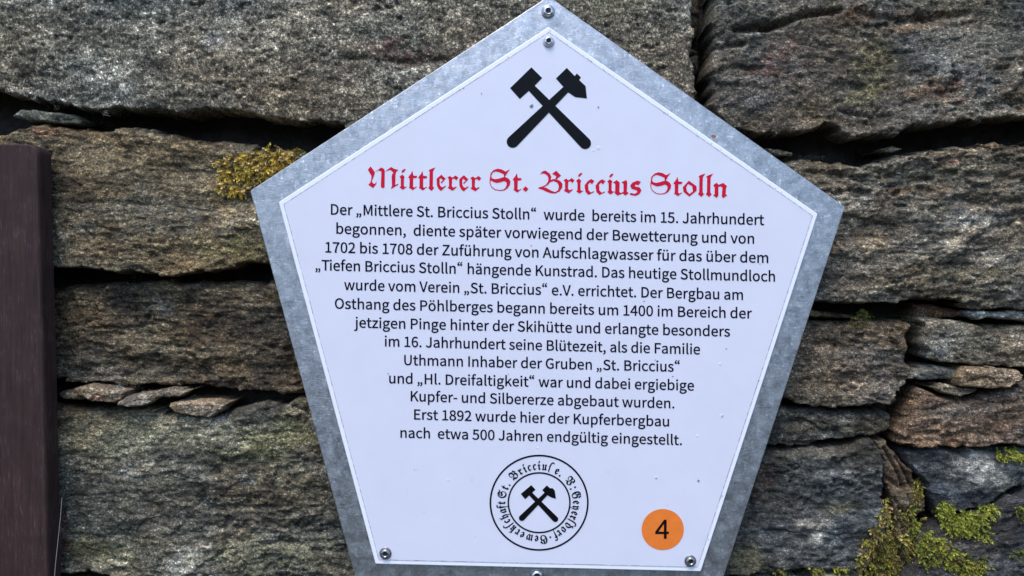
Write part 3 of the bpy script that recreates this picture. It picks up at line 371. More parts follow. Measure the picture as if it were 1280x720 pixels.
stone([(900, 395), (1015, 399), (1060, 401), (1100, 400), (1137, 403), (1140, 430), (1136, 452), (1140, 470), (1130, 482), (1120, 500), (1109, 506), (1081, 504), (1060, 508), (1033, 506), (991, 502), (900, 498)],
      GNEISS, (.135, .11, .085), (.20, .17, .135), face=.030, edge=12, rec=.024, warp=5, lam=.0016, per=12, dip=0, grain=.0008, mott=.3,
      stains=[(1090, 440, 50, 14, (.22, .21, .20), .55), (1040, 470, 60, 12, (.11, .08, .065), .6), (1030, 490, 60, 8, (.24, .20, .15), .5), (1060, 410, 70, 8, (.08, .07, .06), .5)])
stone([(880, 505), (975, 506), (1000, 510), (1060, 513), (1108, 512), (1117, 520), (1116, 532), (1108, 541), (1088, 547), (1050, 553), (1000, 560), (955, 563), (880, 563)],
      GNEISS, (.10, .088, .07), (.15, .13, .105), face=.034, edge=12, rec=.022, warp=4, lam=.0015, per=10, dip=.03,
      stains=[(1062, 538, 10, 10, (.27, .24, .18), .6), (1000, 535, 26, 10, (.20, .17, .12), .5), (1050, 522, 40, 6, (.13, .12, .11), .5)])
stone([(1150, 378), (1180, 380), (1212, 388), (1216, 396), (1190, 400), (1152, 398)], GNEISS, (.11, .075, .05), (.15, .10, .065), face=.042, edge=7, rec=.014, warp=2, step=1.4)
stone([(1213, 389), (1226, 387), (1245, 389), (1262, 387), (1330, 392), (1410, 392), (1410, 404), (1280, 404), (1258, 400), (1240, 397), (1224, 400), (1212, 396)],
      GNEISS, (.40, .39, .36), (.30, .27, .22), face=.028, edge=4, rec=.014, warp=2.5, step=1.2, stains=[(1290, 398, 26, 6, (.28, .18, .11), .8)])
stone([(1149, 396), (1180, 397), (1215, 402), (1250, 406), (1410, 408), (1410, 462), (1280, 461), (1245, 457), (1215, 455), (1180, 453), (1160, 447), (1154, 430), (1150, 410)],
      GNEISS, (.14, .135, .115), (.22, .21, .18), face=.026, edge=9, rec=.022, warp=4, lam=.0016, per=13, dip=.02, mott=.35,
      stains=[(1178, 428, 20, 18, (.36, .36, .34), .6), (1200, 420, 16, 20, (.28, .28, .25), .5), (1172, 440, 18, 8, (.10, .11, .16), .6), (1265, 440, 22, 22, (.28, .20, .13), .75), (1225, 430, 26, 14, (.13, .125, .10), .5), (1170, 402, 20, 6, (.13, .11, .09), .6)])
stone([(1132, 470), (1146, 460), (1170, 455), (1182, 460), (1196, 462), (1200, 470), (1192, 477), (1172, 477), (1150, 476), (1134, 474)],
      SLATE, (.20, .20, .185), (.28, .28, .26), face=.030, edge=7, rec=.016, warp=3, step=1.2, lam=.001)
stone([(1190, 468), (1202, 456), (1218, 457), (1240, 460), (1262, 461), (1271, 467), (1264, 477), (1248, 484), (1230, 487), (1212, 484), (1192, 482)],
      GNEISS, (.27, .21, .145), (.33, .26, .19), face=.018, edge=5, rec=.014, warp=3, step=1.2, lam=.001, cracks=[([(1205, 474), (1225, 470), (1236, 480)], 1.6, .003)])
stone([(1161, 484), (1176, 479), (1200, 482), (1222, 484), (1212, 490), (1196, 495), (1174, 491)], GNEISS, (.22, .19, .14), (.18, .16, .12), face=.022, edge=5, rec=.012, warp=2, step=1.2)
stone([(1144, 482), (1150, 480), (1164, 488), (1180, 495), (1205, 498), (1226, 492), (1252, 486), (1280, 476), (1410, 470), (1410, 556), (1280, 557), (1200, 556), (1160, 555), (1124, 552), (1121, 540), (1132, 515), (1140, 500)],
      GNEISS, (.145, .105, .08), (.205, .155, .12), face=.024, edge=9, rec=.026, warp=4, lam=.0018, per=11, dip=.05, mott=.32,
      stains=[(1180, 515, 30, 12, (.24, .22, .19), .5), (1240, 530, 50, 14, (.17, .10, .065), .5), (1170, 500, 16, 5, (.13, .05, .03), .6), (1150, 535, 25, 12, (.19, .12, .09), .5)])
# lower right
stone([(870, 566), (955, 565), (1000, 562), (1045, 560), (1092, 549), (1101, 565), (1107, 590), (1110, 615), (1112, 640), (1106, 665), (1092, 685), (1076, 716), (1040, 713), (960, 716), (870, 730)],
      SLATE, (.085, .085, .082), (.135, .135, .13), face=.026, edge=11, rec=.024, warp=4, lam=.0014, per=11, dip=-.02, grain=.0008, mott=.3,
      stains=[(1040, 600, 60, 16, (.17, .175, .18), .5), (955, 610, 14, 30, (.14, .09, .075), .5), (1010, 653, 26, 7, (.42, .39, .34), .7), (1020, 672, 11, 9, (.5, .49, .46), .8), (1062, 592, 14, 6, (.3, .3, .3), .6), (930, 700, 30, 20, (.22, .21, .13), .6), (1050, 637, 30, 8, (.18, .17, .09), .5), (1000, 565, 70, 6, (.2, .19, .16), .5)])
stone([(870, 738), (960, 722), (1040, 718), (1085, 722), (1100, 850), (870, 850)], GNEISS, (.24, .23, .19), (.3, .28, .22), face=.026, edge=8, step=2)
stone([(1096, 550), (1114, 550), (1120, 562), (1130, 570), (1141, 585), (1152, 600), (1162, 622), (1160, 640), (1150, 655), (1146, 690), (1136, 712), (1128, 690), (1124, 655), (1118, 625), (1112, 600), (1106, 575)],
      SLATE, (.17, .125, .085), (.24, .185, .13), face=.034, edge=9, rec=.018, warp=3, lam=.0012, per=9, step=1.2, mott=.4, grain=.0008,
      cracks=[([(1108, 560), (1124, 590), (1134, 612)], 1.6, .006), ([(1124, 572), (1136, 594), (1146, 612)], 1.8, .008), ([(1112, 600), (1130, 612), (1150, 606)], 2, .005), ([(1122, 625), (1134, 650), (1136, 690)], 2, .004), ([(1140, 620), (1148, 650)], 1.6, .004)],
      stains=[(1145, 610, 8, 16, (.17, .14, .05), .6)])
stone([(1128, 562), (1170, 561), (1280, 560), (1410, 558), (1410, 560), (1290, 597), (1268, 608), (1246, 622), (1225, 634), (1196, 640), (1172, 650), (1166, 632), (1160, 612), (1148, 590), (1134, 574)],
      SLATE, (.055, .058, .065), (.10, .105, .115), face=.030, edge=10, rec=.022, warp=4, lam=.0014, per=12, dip=.04, mott=.35,
      stains=[(1212, 580, 44, 20, (.46, .46, .44), .95), (1240, 600, 36, 14, (.34, .35, .32), .75), (1215, 607, 30, 7, (.22, .23, .22), .5), (1262, 580, 20, 14, (.13, .14, .15), .6), (1258, 612, 22, 6, (.22, .24, .12), .6)])
stone([(1150, 668), (1172, 656), (1198, 645), (1228, 640), (1250, 626), (1272, 613), (1294, 602), (1410, 566), (1410, 850), (1120, 850), (1135, 715), (1150, 695)],
      SLATE, (.06, .063, .072), (.105, .11, .125), face=.022, edge=9, rec=.026, warp=4, lam=.0012, per=9, dip=.1, mott=.28, tiltu=.003,
      stains=[(1240, 700, 60, 20, (.14, .15, .165), .5), (1276, 642, 8, 12, (.15, .16, .05), .7)])
# coarse courses that carry the wall on beyond the frame, joined as one part
rng = np.random.RandomState(5)
def outer_courses():
    boxes = []
    y = -760
    while y < 1500:
        hgt = rng.randint(90, 190); x = -1150 + rng.randint(-80, 0)
        while x < 2430:
            w = rng.randint(150, 420); boxes.append((x, y, x + w - 9, y + hgt - 9)); x += w
        y += hgt
    step = 9; xs = np.arange(-1160, 2450, step); ys = np.arange(-770, 1640, step)
    U, V = np.meshgrid(xs, ys); U = U + 0.; V = V + 0.
    wu = 14 * fbm(U, V, 90, 3, 71); wv = 10 * fbm(U, V, 90, 3, 72)
    h = np.full(U.shape, .10); col = np.full(U.shape + (3,), .03)
    for (x0, y0, x1, y1) in boxes:
        s = np.minimum(np.minimum(U + wu - x0, x1 - U - wu), np.minimum(V + wv - y0, y1 - V - wv))
        k = s > 0
        if not k.any(): continue
        t = np.clip(s / 22, 0, 1)
        hh = rng.uniform(.02, .034) + .025 * (1 - np.sqrt(1 - (1 - t) ** 2))
        h = np.where(k, hh, h); c = np.array([.18, .16, .13]) * rng.uniform(.6, 1.25) * np.array([1, rng.uniform(.9, 1), rng.uniform(.8, 1)])
        col = np.where(k[..., None], c, col)
    h = h + .006 * fbm(U, V, 120, 4, 73) - .002 * fbm(U * .5, V * 2, 30, 2, 74)
    col = col * np.exp(.5 * fbm(U, V, 40, 3, 75))[..., None]
    inner = (U > -128) & (U < 1408) & (V > -148) & (V < 848)
    ok = ~(inner[:-1, :-1] & inner[1:, 1:] & inner[:-1, 1:] & inner[1:, :-1])
    idx = np.arange(U.size).reshape(U.shape); a, b = np.nonzero(ok)
    Q = np.stack([idx[a, b], idx[a + 1, b], idx[a + 1, b + 1], idx[a, b + 1]], 1)
    Vt = np.stack([(U - 640) * K * 1.043, h, (360 - V) * K * 1.043], 2).reshape(-1, 3)
    used = np.unique(Q); rm = -np.ones(U.size, np.int64); rm[used] = np.arange(len(used))
    o = np_mesh('outer_stonework', Vt[used], rm[Q], GNEISS, wall, col.reshape(-1, 3)[used]); o['kind'] = 'stuff'
outer_courses()
def earth_core():
    xs = np.linspace(-1.35, 1.35, 420); zs = np.linspace(-.95, .85, 300); X, Z = np.meshgrid(xs, zs)
    Y = .072 + .010 * fbm(X * 1400, Z * 1400, 60, 5, 81)
    inner = np.stack([X, Y, Z], 2).reshape(-1, 3); idx = np.arange(X.size).reshape(X.shape)
    Q = np.stack([idx[:-1, :-1], idx[:-1, 1:], idx[1:, 1:], idx[1:, :-1]], 2).reshape(-1, 4)
    o = np_mesh('earth_fill', inner, Q, EARTH, wall); o['kind'] = 'stuff'
earth_core()
g = mesh('ground', [(-60, -60, 9.5), (60, -60, 9.5), (-60, -20, 3.2), (60, -20, 3.2), (-60, -5, -.6), (60, -5, -.6), (-60, -2.5, -.95), (60, -2.5, -.95), (-60, .15, -.95), (60, .15, -.95)],
         [(0, 1, 3, 2), (2, 3, 5, 4), (4, 5, 7, 6), (6, 7, 9, 8)], GROUND); g['kind'] = 'structure'   # unseen bank added behind the camera to darken low reflections and horizon light
# ---------------------------------------------------------------- dark wooden post at the left edge
def wood():
    m, t, b = new_mat('dark_brown_stained_wood')
    tc = N(t, 'ShaderNodeTexCoord')
    mp = N(t, 'ShaderNodeMapping'); mp.inputs['Scale'].default_value = (1, 1, .06)
    n1 = N(t, 'ShaderNodeTexNoise', Scale=420.0, Detail=4.0, Roughness=.65)
    mp2 = N(t, 'ShaderNodeMapping'); mp2.inputs['Scale'].default_value = (1, 1, .12)
    n2 = N(t, 'ShaderNodeTexNoise', Scale=800.0, Detail=3.0, Roughness=.6)
    n3 = N(t, 'ShaderNodeTexNoise', Scale=38.0, Detail=4.0, Roughness=.6)
    t.links.new(tc.outputs['Object'], mp.inputs[0]); t.links.new(mp.outputs[0], n1.inputs['Vector'])
    t.links.new(tc.outputs['Object'], mp2.inputs[0]); t.links.new(mp2.outputs[0], n2.inputs['Vector'])
    t.links.new(tc.outputs['Object'], n3.inputs['Vector'])
    c = N(t, 'ShaderNodeRGB'); c.outputs[0].default_value = (.040, .0225, .020, 1)
    x = mul(t, c.outputs[0], ramp(t, n1.outputs[0], [(.3, .72), (.5, 1), (.75, 1.4)]))
    x = mul(t, x, ramp(t, n3.outputs[0], [(.3, .85), (.7, 1.2)]))
    scr = ramp(t, n2.outputs[0], [(.56, 0), (.70, 1)]); msk = ramp(t, n3.outputs[0], [(.44, 0), (.6, .8)])
    f = mul(t, scr, msk); mx = N(t, 'ShaderNodeMix', data_type='RGBA'); t.links.new(f, mx.inputs[0]); t.links.new(x, mx.inputs[6]); mx.inputs[7].default_value = (.10, .075, .07, 1)
    t.links.new(mx.outputs[2], b.inputs['Base Color']); b.inputs['Roughness'].default_value = .7; b.inputs['Specular IOR Level'].default_value = .15
    bp = N(t, 'ShaderNodeBump'); bp.inputs['Distance'].default_value = .0006; t.links.new(n1.outputs[0], bp.inputs['Height']); t.links.new(bp.outputs[0], b.inputs['Normal'])
    return m
WOOD = wood()
def post():
    # front face outline (grid units) with a rounded upper right corner; slopes a little to the right going down
    prof = [(-180, 1330), (-180, 181), (-60, 180), (20, 179.5)]
    for k in range(7):
        a = R(90 - 15 * k); prof.append((36 + 12 * math.cos(a), 193 - 13 * math.sin(a)))
    prof += [(50, 300), (55, 480), (60.5, 720), (70, 1330)]
    yf, yb = -.004, .0155; n = len(prof); vs = []; fs = []
    cx, cy = -60, 700
    rings = [(yf, 2.0), (yf + .0012, .6), (yf + .0030, 0), (yb, 0)]
    for (yy, ins) in rings:
        for (u, v) in prof:
            du = -ins if u > 0 else ins; dv = ins if v < 700 else -ins
            x, y, z = ((u + du - 640) * K * (D + yf) / D, yy, (360 - v - dv) * K * (D + yf) / D)
            vs.append((x, yy, z))
    fs.append(tuple(range(n)))
    for r in range(len(rings) - 1):
        for i in range(n):
            j = (i + 1) % n; fs.append((r * n + i, (r + 1) * n + i, (r + 1) * n + j, r * n + j))
    fs.append(tuple(reversed(range((len(rings) - 1) * n, len(rings) * n))))
    me = bpy.data.meshes.new('wooden_post'); me.from_pydata(vs, [], fs); me.update()
    import bmesh
    bm = bmesh.new(); bm.from_mesh(me); bmesh.ops.recalc_face_normals(bm, faces=bm.faces); bm.to_mesh(me); bm.free()
    o = link_mesh('wooden_post', me, WOOD); tag(o, 'dark brown stained wooden post with rounded top corner at the left edge', 'post')
post()

# ---------------------------------------------------------------- pentagon sign
sign = empty('information_sign', P(680, 450, .0)); sign.location.y = .004
tag(sign, 'pentagon mining information sign, white printed panel on galvanised steel plate', 'sign')
def plate(name, outer, yf, yb, mat, parent, bev=1.2):
    n = len(outer); cx = sum(p[0] for p in outer) / n; cy = sum(p[1] for p in outer) / n
    # round the corners a little
    pts = []
    for i in range(n):
        p0, p1, p2 = [np.array(outer[(i + k) % n], float) for k in (-1, 0, 1)]
        a = (p0 - p1) / np.linalg.norm(p0 - p1); b = (p2 - p1) / np.linalg.norm(p2 - p1); r = bev * 1.6
        for t in (0, .33, .67, 1):
            q = (1 - t) ** 2 * (p1 + a * r) + 2 * t * (1 - t) * p1 + t * t * (p1 + b * r); pts.append(tuple(q))
    m = len(pts); vs = []; fs = []
    for yy, ins in ((yf, bev), (yf + bev * K * .35, bev * .3), (yf + bev * K, 0), (yb, 0)):
        for (u, v) in pts:
            L = math.hypot(u - cx, v - cy); f = 1 - ins / L
            x, _, z = P(cx + (u - cx) * f, cy + (v - cy) * f, yf); vs.append((x, yy, z))
    fs.append(tuple(range(m)))
    for r in range(3):
        for i in range(m):
            j = (i + 1) % m; fs.append((r * m + i, r * m + j, (r + 1) * m + j, (r + 1) * m + i))
    fs.append(tuple(reversed(range(3 * m, 4 * m))))
    import bmesh
    me = bpy.data.meshes.new(name); me.from_pydata(vs, [], fs); bm = bmesh.new(); bm.from_mesh(me)
    bmesh.ops.recalc_face_normals(bm, faces=bm.faces); bm.to_mesh(me); bm.free()
    return link_mesh(name, me, mat, parent)
OUT = [(686, -5), (1056.5, 258.3), (893, 757), (450, 744), (312.5, 238.3)]
PAN = [(686, 33.5), (1022.3, 267.3), (876, 714.5), (469.3, 705), (348.2, 252.8)]
plate('backing_plate', OUT, 0.0, .008, GALV, sign, 1.3)
panel = plate('panel', PAN, -.0030, -.0001, WHITE, sign, 1.0)
def inset(poly, d):
    n = len(poly); out = []
    for i in range(n):
        p0, p1, p2 = [np.array(poly[(i + k) % n], float) for k in (-1, 0, 1)]
        e1 = (p1 - p0) / np.linalg.norm(p1 - p0); e2 = (p2 - p1) / np.linalg.norm(p2 - p1)
        n1 = np.array([-e1[1], e1[0]]); n2 = np.array([-e2[1], e2[0]])
        b = n1 + n2; b /= np.dot(b, n1); out.append(tuple(p1 + b * d))
    return out
PF = -.0032                      # printed film
FI = inset(PAN, 5.2)
def sheet(name, poly, y, mat, parent):
    return mesh(name, [P(u, v, y) for u, v in poly], [tuple(range(len(poly)))[::-1]], mat, parent)
film = sheet('printed_film', FI, PF, FILM, sign)
a_, b_ = FI, inset(FI, .75)
mesh('border_line', [P(u, v, PF - .0001) for u, v in a_] + [P(u, v, PF - .0001) for u, v in b_],
     [((i + 1) % 5, i, 5 + i, 5 + (i + 1) % 5) for i in range(5)], GREY, film)

AL = ''.join(chr(c) for c in range(35, 127) if c != 92); NA = len(AL)
def dec(s):
    v = [(AL.index(s[i]) * NA + AL.index(s[i + 1]) - 2000) / 800 for i in range(0, len(s), 2)]
    return [(v[i], v[i + 1]) for i in range(0, len(v), 2)]
def glyph(tab, c):
    a = tab[c].split('!'); adv = (AL.index(a[0][0]) * NA + AL.index(a[0][1]) - 2000) / 800
    return adv, [dec(x) for x in a[1:]]
def fill_glyphs(name, glyphs, y, mat, parent, off=0.0):
    """neighbouring letters may touch: fill every other one separately and join the two halves"""
    halves = [fill(name, [l for g in glyphs[k::2] for l in g], y - k * .00003, mat, parent, off) for k in (0, 1)]
    a, b = halves; vs = []; fs = []
    for o in halves:
        n = len(vs); vs += [tuple(v.co) for v in o.data.vertices]; fs += [tuple(n + i for i in p.vertices) for p in o.data.polygons]
    for o in halves:
        me = o.data; bpy.data.objects.remove(o); bpy.data.meshes.remove(me)
    return mesh(name, vs, fs, mat, parent)
def fill(name, loops, y, mat, parent, off=0.0):
    """loops: closed outlines in grid units -> one flat printed mesh lying on the sign"""
    cu = bpy.data.curves.new(name, 'CURVE'); cu.dimensions = '2D'; cu.fill_mode = 'BOTH'; cu.offset = off
    for lp in loops:
        sp = cu.splines.new('POLY'); sp.points.add(len(lp) - 1)
        for p, (u, v) in zip(sp.points, lp): p.co = (u, -v, 0, 1)
        sp.use_cyclic_u = True
    ob = bpy.data.objects.new(name, cu); C.objects.link(ob)
    dg = bpy.context.evaluated_depsgraph_get(); dg.update()
    me = bpy.data.meshes.new_from_object(ob.evaluated_get(dg)); bpy.data.objects.remove(ob); bpy.data.curves.remove(cu)
    co = np.zeros(len(me.vertices) * 3); me.vertices.foreach_get('co', co); co = co.reshape(-1, 3)
    s = K * (D + y) / D
    out = np.stack([(co[:, 0] - 640) * s, np.full(len(co), y), (360 + co[:, 1]) * s], 1)
    me.vertices.foreach_set('co', out.ravel()); me.update(); me.name = name
    return link_mesh(name, me, mat, parent)

EMR = glyph(SANS, 'n')[0] / .54
CAP = max(p[1] for l in glyph(SANS, 'H')[1] for p in l)
LINES = [("Der „Mittlere St. Briccius Stolln“  wurde  bereits im 15. Jahrhundert", 413.8, 268.1, 955, 281.2),
 ("begonnen,  diente später vorwiegend der Bewetterung und von", 420.6, 292.0, 942.5, 304.6),
 ("1702 bis 1708 der Zuführung von Aufschlagwasser für das über dem", 406.9, 315.4, 960.2, 328.6),
 ("„Tiefen Briccius Stolln“ hängende Kunstrad. Das heutige Stollmundloch", 394.4, 337.6, 968.6, 351.9),
 ("wurde vom Verein „St. Briccius“ e.V. errichtet. Der Bergbau am", 430.4, 362.3, 928.6, 374.8),
 ("Osthang des Pöhlberges begann bereits um 1400 im Bereich der", 418.7, 385.6, 939.7, 398.0),
 ("jetzigen Pinge hinter der Skihütte und erlangte besonders", 442.8, 409.3, 912.4, 420.6),
 ("im 16. Jahrhundert seine Blütezeit, als die Familie", 481.2, 432.8, 874.9, 442.9),
 ("Uthmann Inhaber der Gruben „St. Briccius“", 505.4, 456.2, 849.4, 464.7),
 ("und „Hl. Dreifaltigkeit“ war und dabei ergiebige", 486.6, 479.0, 867.4, 488.1),
 ("Kupfer- und Silbererze abgebaut wurden.", 513.6, 501.4, 842.8, 510.4),
 ("Erst 1892 wurde hier der Kupferbergbau", 517.8, 524.2, 836.2, 533.0),
 ("nach  etwa 500 Jahren endgültig eingestellt.", 500.7, 547.0, 852.2, 556.2)]
for i, (txt, xl, yl, xr, yr) in enumerate(LINES):
    x = 0; loops = []; em = (12.9 - i * .045) / CAP
    for c in txt:
        if c == ' ': x += .2 * EMR; continue
        adv, gl = glyph(SANS, c)
        if c in '“„': m0 = min(p[0] for l in gl for p in l); gl = [[(a - m0 + .02, b) for a, b in lp] for lp in gl]; adv = max(p[0] for l in gl for p in l) + .03
        loops.append([[(x + a, b) for a, b in lp] for lp in gl])
        x += adv + (-.02 if c in 'T' else 0)
    x0 = min(p[0] for g_ in loops for l in g_ for p in l); x1 = max(p[0] for g_ in loops for l in g_ for p in l)
    sx = (xr - xl) / (x1 - x0); sl = (yr - yl) / (xr - xl)
    loops = [[[(xl + (a - x0) * sx, yl + (a - x0) * sx * sl - b * em) for a, b in lp] for lp in g_] for g_ in loops]
    fill_glyphs('text_line', loops, PF - .0002, NAVY, film, .24)

# title letters, drawn as outlines: (scale, reference x, reference y, closed outlines)
TG = {
 'M': (16, 100, 470, [[(80,112),(130,50),(152,70),(215,160),(205,215),(152,340),(172,370),(192,395),(228,388),(250,355),(240,400),(180,475),(90,412),(128,370),(143,320),(155,240),(110,165)], [(212,168),(240,140),(290,105),(340,62),(400,90),(418,130),(415,465),(375,485),(335,460),(345,150),(290,125),(235,155)], [(430,150),(470,112),(545,58),(600,95),(685,115),(640,155),(628,215),(622,420),(680,395),(690,405),(640,435),(545,495),(553,450),(562,430),(555,250),(565,205),(590,170),(530,112),(470,128)]]),
 'i': (16, 720, 475, [[(765,200),(812,245),(795,280),(795,425),(820,450),(850,440),(850,448),(775,500),(715,455),(738,430),(738,280),(712,245)], [(752,158),(765,115),(815,85),(832,100),(800,140),(770,162)]]),
 't': (16, 895, 475, [[(965,125),(977,180),(985,218),(1055,222),(1060,245),(1030,266),(982,264),(978,440),(1005,458),(1050,435),(1052,443),(975,505),(900,455),(912,430),(912,264),(885,262),(900,228),(935,188)]]),
 'l': (16, 10, 490, [[(12,122),(48,95),(90,80),(145,62),(112,110),(97,140),(92,430),(112,467),(125,462),(70,525),(5,470),(28,430),(33,140)]]),
 'e': (16, 175, 500, [[(172,300),(190,275),(265,212),(350,290),(268,380),(254,366),(300,318),(246,272),(228,305),(230,400),(252,445),(290,465),(352,430),(357,440),(258,532),(212,492),(178,420)]]),
 'r': (16, 400, 500, [[(440,232),(484,268),(530,238),(552,222),(605,265),(566,314),(524,278),(482,292),(474,430),(502,467),(562,445),(572,455),(490,524),(395,470),(422,440),(418,290),(390,265)]]),
 'S': (12.8, 95, 432, [[(100,215),(105,160),(160,105),(220,86),(282,98),(345,132),(412,98),(370,152),(342,205),(318,172),(240,137),(180,125),(132,152),(114,200),(128,242),(180,255),(240,245),(310,222),(350,222),(397,248),(422,292),(412,345),(375,395),(325,430),(250,438),(175,424),(115,375),(92,320),(92,260)], [(106,265),(100,320),(122,370),(180,416),(250,429),(315,418),(345,390),(366,345),(362,300),(325,280),(260,300),(200,310),(140,290)], [(318,180),(336,190),(334,226),(320,228)]]),
 'B': (12.8, 880, 432, [[(902,152),(935,112),(982,98),(1052,148),(1074,200),(1064,250),(1105,236),(1155,236),(1215,262),(1254,312),(1248,372),(1205,430),(1142,462),(1070,458),(1000,434),(940,404),(872,384),(872,370),(950,348),(998,318),(1028,270),(1032,220),(1018,180),(978,148),(940,142)], [(930,370),(990,372),(1080,424),(1140,442),(1188,410),(1200,345),(1176,292),(1110,262),(1062,280),(1022,322),(972,355)], [(1092,150),(1155,102),(1230,178),(1180,218),(1152,242),(1138,236),(1160,190),(1118,162)]]),
 '.': (12.8, 625, 432, [[(665,355),(708,400),(665,443),(622,400)]]),
 'c': (8.533, 520, 375, [[(518,300),(552,255),(587,232),(620,250),(597,284),(576,264),(554,290),(558,350),(582,376),(616,362),(616,370),(560,398),(528,366)]]),
 'u': (8.533, 825, 375, [[(822,262),(862,236),(892,262),(888,362),(905,374),(934,362),(934,275),(914,258),(962,236),(972,258),(968,360),(987,374),(952,400),(926,376),(870,400),(838,372),(846,350),(846,275)]]),
 's': (8.533, 1005, 375, [[(1005,290),(1030,258),(1066,245),(1084,238),(1118,250),(1092,284),(1062,276),(1052,300),(1102,308),(1124,340),(1104,378),(1062,400),(1002,386),(1008,368),(1050,380),(1082,362),(1078,342),(1020,322)]]),
 'o': (9.846, 630, 460, [[(700,288),(792,355),(795,410),(705,482),(635,424),(626,368)], [(688,325),(742,352),(750,420),(708,452),(676,420),(664,370)]]),
 'n': (9.846, 1005, 460, [[(1040,305),(1066,330),(1122,308),(1168,345),(1156,370),(1152,450),(1172,456),(1122,494),(1106,470),(1114,362),(1096,348),(1062,352),(1062,460),(1042,490),(1002,460),(1018,445),(1020,362),(1002,335)]]),
}
TITLE = [('M',461.2),('i',500),('t',511),('t',523.5),('l',535.7),('e',546),('r',560),('e',574.3),('r',588.6),('S',612.4),('t',641.6),('.',653.8),
         ('B',673.8),('r',705.2),('i',720.8),('c',731),('c',744.7),('i',759.7),('u',766.7),('s',787.8),('S',813.4),('t',842.5),('o',854),('l',873),('l',882.7),('n',892.1)]
TSC = {'i': 1.0}
loops = []
for ch, x in TITLE:
    sc, rx, ry, gl = TG[ch]; by = 234.6 + (x - 465) * .0225
    loops.append([[(x + (a - rx) / sc, by + (b - ry) / sc) for a, b in lp] for lp in gl])
fill_glyphs('title_lettering', loops, PF - .0002, RED, film, .14)

def capsule(p, q, r0, r1, n=12):
    a = math.atan2(q[1] - p[1], q[0] - p[0]); out = [(p[0] + r0 * math.sin(a), p[1] - r0 * math.cos(a))]
    for k in range(n + 1):
        t = a - math.pi / 2 + math.pi * k / n; out.append((q[0] + r1 * math.cos(t), q[1] + r1 * math.sin(t)))
    out.append((p[0] - r0 * math.sin(a), p[1] + r0 * math.cos(a))); return out
def tr(pts, s, ox, oy): return [(ox + a / s, oy + b / s) for a, b in pts]
emb = [[(245,78),(320,152),(268,205),(165,298),(97,222)], [(490,82),(545,138),(560,120),(588,148),(576,166),(620,208),(630,294),(548,284),(500,252),(415,155)]]
for j, lp in enumerate(emb): fill('hammer_head_emblem', [tr(lp, 5.538, 620, 70)], PF - .0002 - j * .00004, BLACK, film)
fill('hammer_handle_emblem', [tr(capsule((240, 215), (617, 603), 27, 41), 5.538, 620, 70)], PF - .00028, BLACK, film)
fill('hammer_handle_emblem', [tr(capsule((490, 225), (116, 593), 25, 42), 5.538, 620, 70)], PF - .00032, BLACK, film)
# round seal
SX, SY = 673.9, 628.4
def ell(rx, ry, n=72): return [(SX + rx * math.cos(2 * math.pi * k / n), SY + ry * math.sin(2 * math.pi * k / n)) for k in range(n)]
fill('seal_ring', [ell(62.0, 60.1), ell(59.8, 57.9)], PF - .0002, NAVY, film)
fill('seal_ring', [ell(39.5, 38.3), ell(37.5, 36.3)], PF - .0002, NAVY, film)
emb2 = [[(330,238),(357,268),(290,330),(262,295)], [(430,240),(450,258),(466,258),(480,272),(489,326),(462,320),(425,300),(400,270)]]
for j, lp in enumerate(emb2): fill('seal_hammer_head', [tr(lp, 5.143, 600, 560)], PF - .0002 - j * .00004, BLACK, film)
fill('seal_hammer_handle', [tr(capsule((322, 292), (484, 457), 13, 19), 5.143, 600, 560)], PF - .00028, BLACK, film)
fill('seal_hammer_handle', [tr(capsule((435, 285), (269, 450), 12, 19), 5.143, 600, 560)], PF - .00032, BLACK, film)
FRC = max(p[1] for l in glyph(FRAK, 'B')[1] for p in l)
PU = FRC / .70
LONG_S = [[(.10, .02), (.18, -.10), (.20, .02), (.205, .45), (.24, .62), (.33, .70), (.42, .64), (.44, .70), (.34, .78), (.20, .70), (.13, .55), (.12, .40), (.06, .38), (.12, .33)]]
DOT = lambda y: [[(.06, y), (.14, y + .09), (.22, y), (.14, y - .09)]]
RING = [('S',-77),('t',-65.5),('.',-58.5),('B',-42),('r',-30.5),('i',-22.5),('c',-15),('c',-7),('i',0),('u',8.5),('ſ',18),('e',29),('.',36.5),('V',54),(':',66),('G',78),('e',89.5),('y',98),
        ('e',107),('r',114),('ſ',121.5),('d',129),('o',138.5),('r',147),('f',154.5),('·',162.5),('G',173),('e',184),('w',195),('e',207),('r',215.5),('k',225),('ſ',233),('c',239.5),('h',247.5),('a',257),('f',264),('t',270)]
loops = []
for ch, ang in RING:
    if ch == 'ſ': gl = LONG_S
    elif ch == '.': gl = DOT(.06)
    elif ch == '·': gl = DOT(.26)
    elif ch == ':': gl = DOT(.06) + DOT(.42)
    else: gl = glyph(FRAK, ch)[1]
    if ch in 'ſ.·:': gl = [[(a_ * PU, b_ * PU) for a_, b_ in l] for l in gl]
    x0 = min(p[0] for l in gl for p in l); x1 = max(p[0] for l in gl for p in l); mx = (x0 + x1) / 2
    em = (11.2 if ch in 'SBVG' else 11.6) / FRC; wf = .80 if ch in 'wkhuyBGVS' else .86; a = R(ang); br = 42.2
    grp = []
    for lp in gl:
        o = []
        for p in lp:
            lx = (p[0] - mx) * em * wf; rr = br + p[1] * em
            b = a + lx / (br + 4); o.append((SX + rr * math.sin(b), SY - rr * .972 * math.cos(b)))
        grp.append(o)
    loops.append(grp)
fill_glyphs('seal_lettering', loops, PF - .0002, NAVY, film, .15)
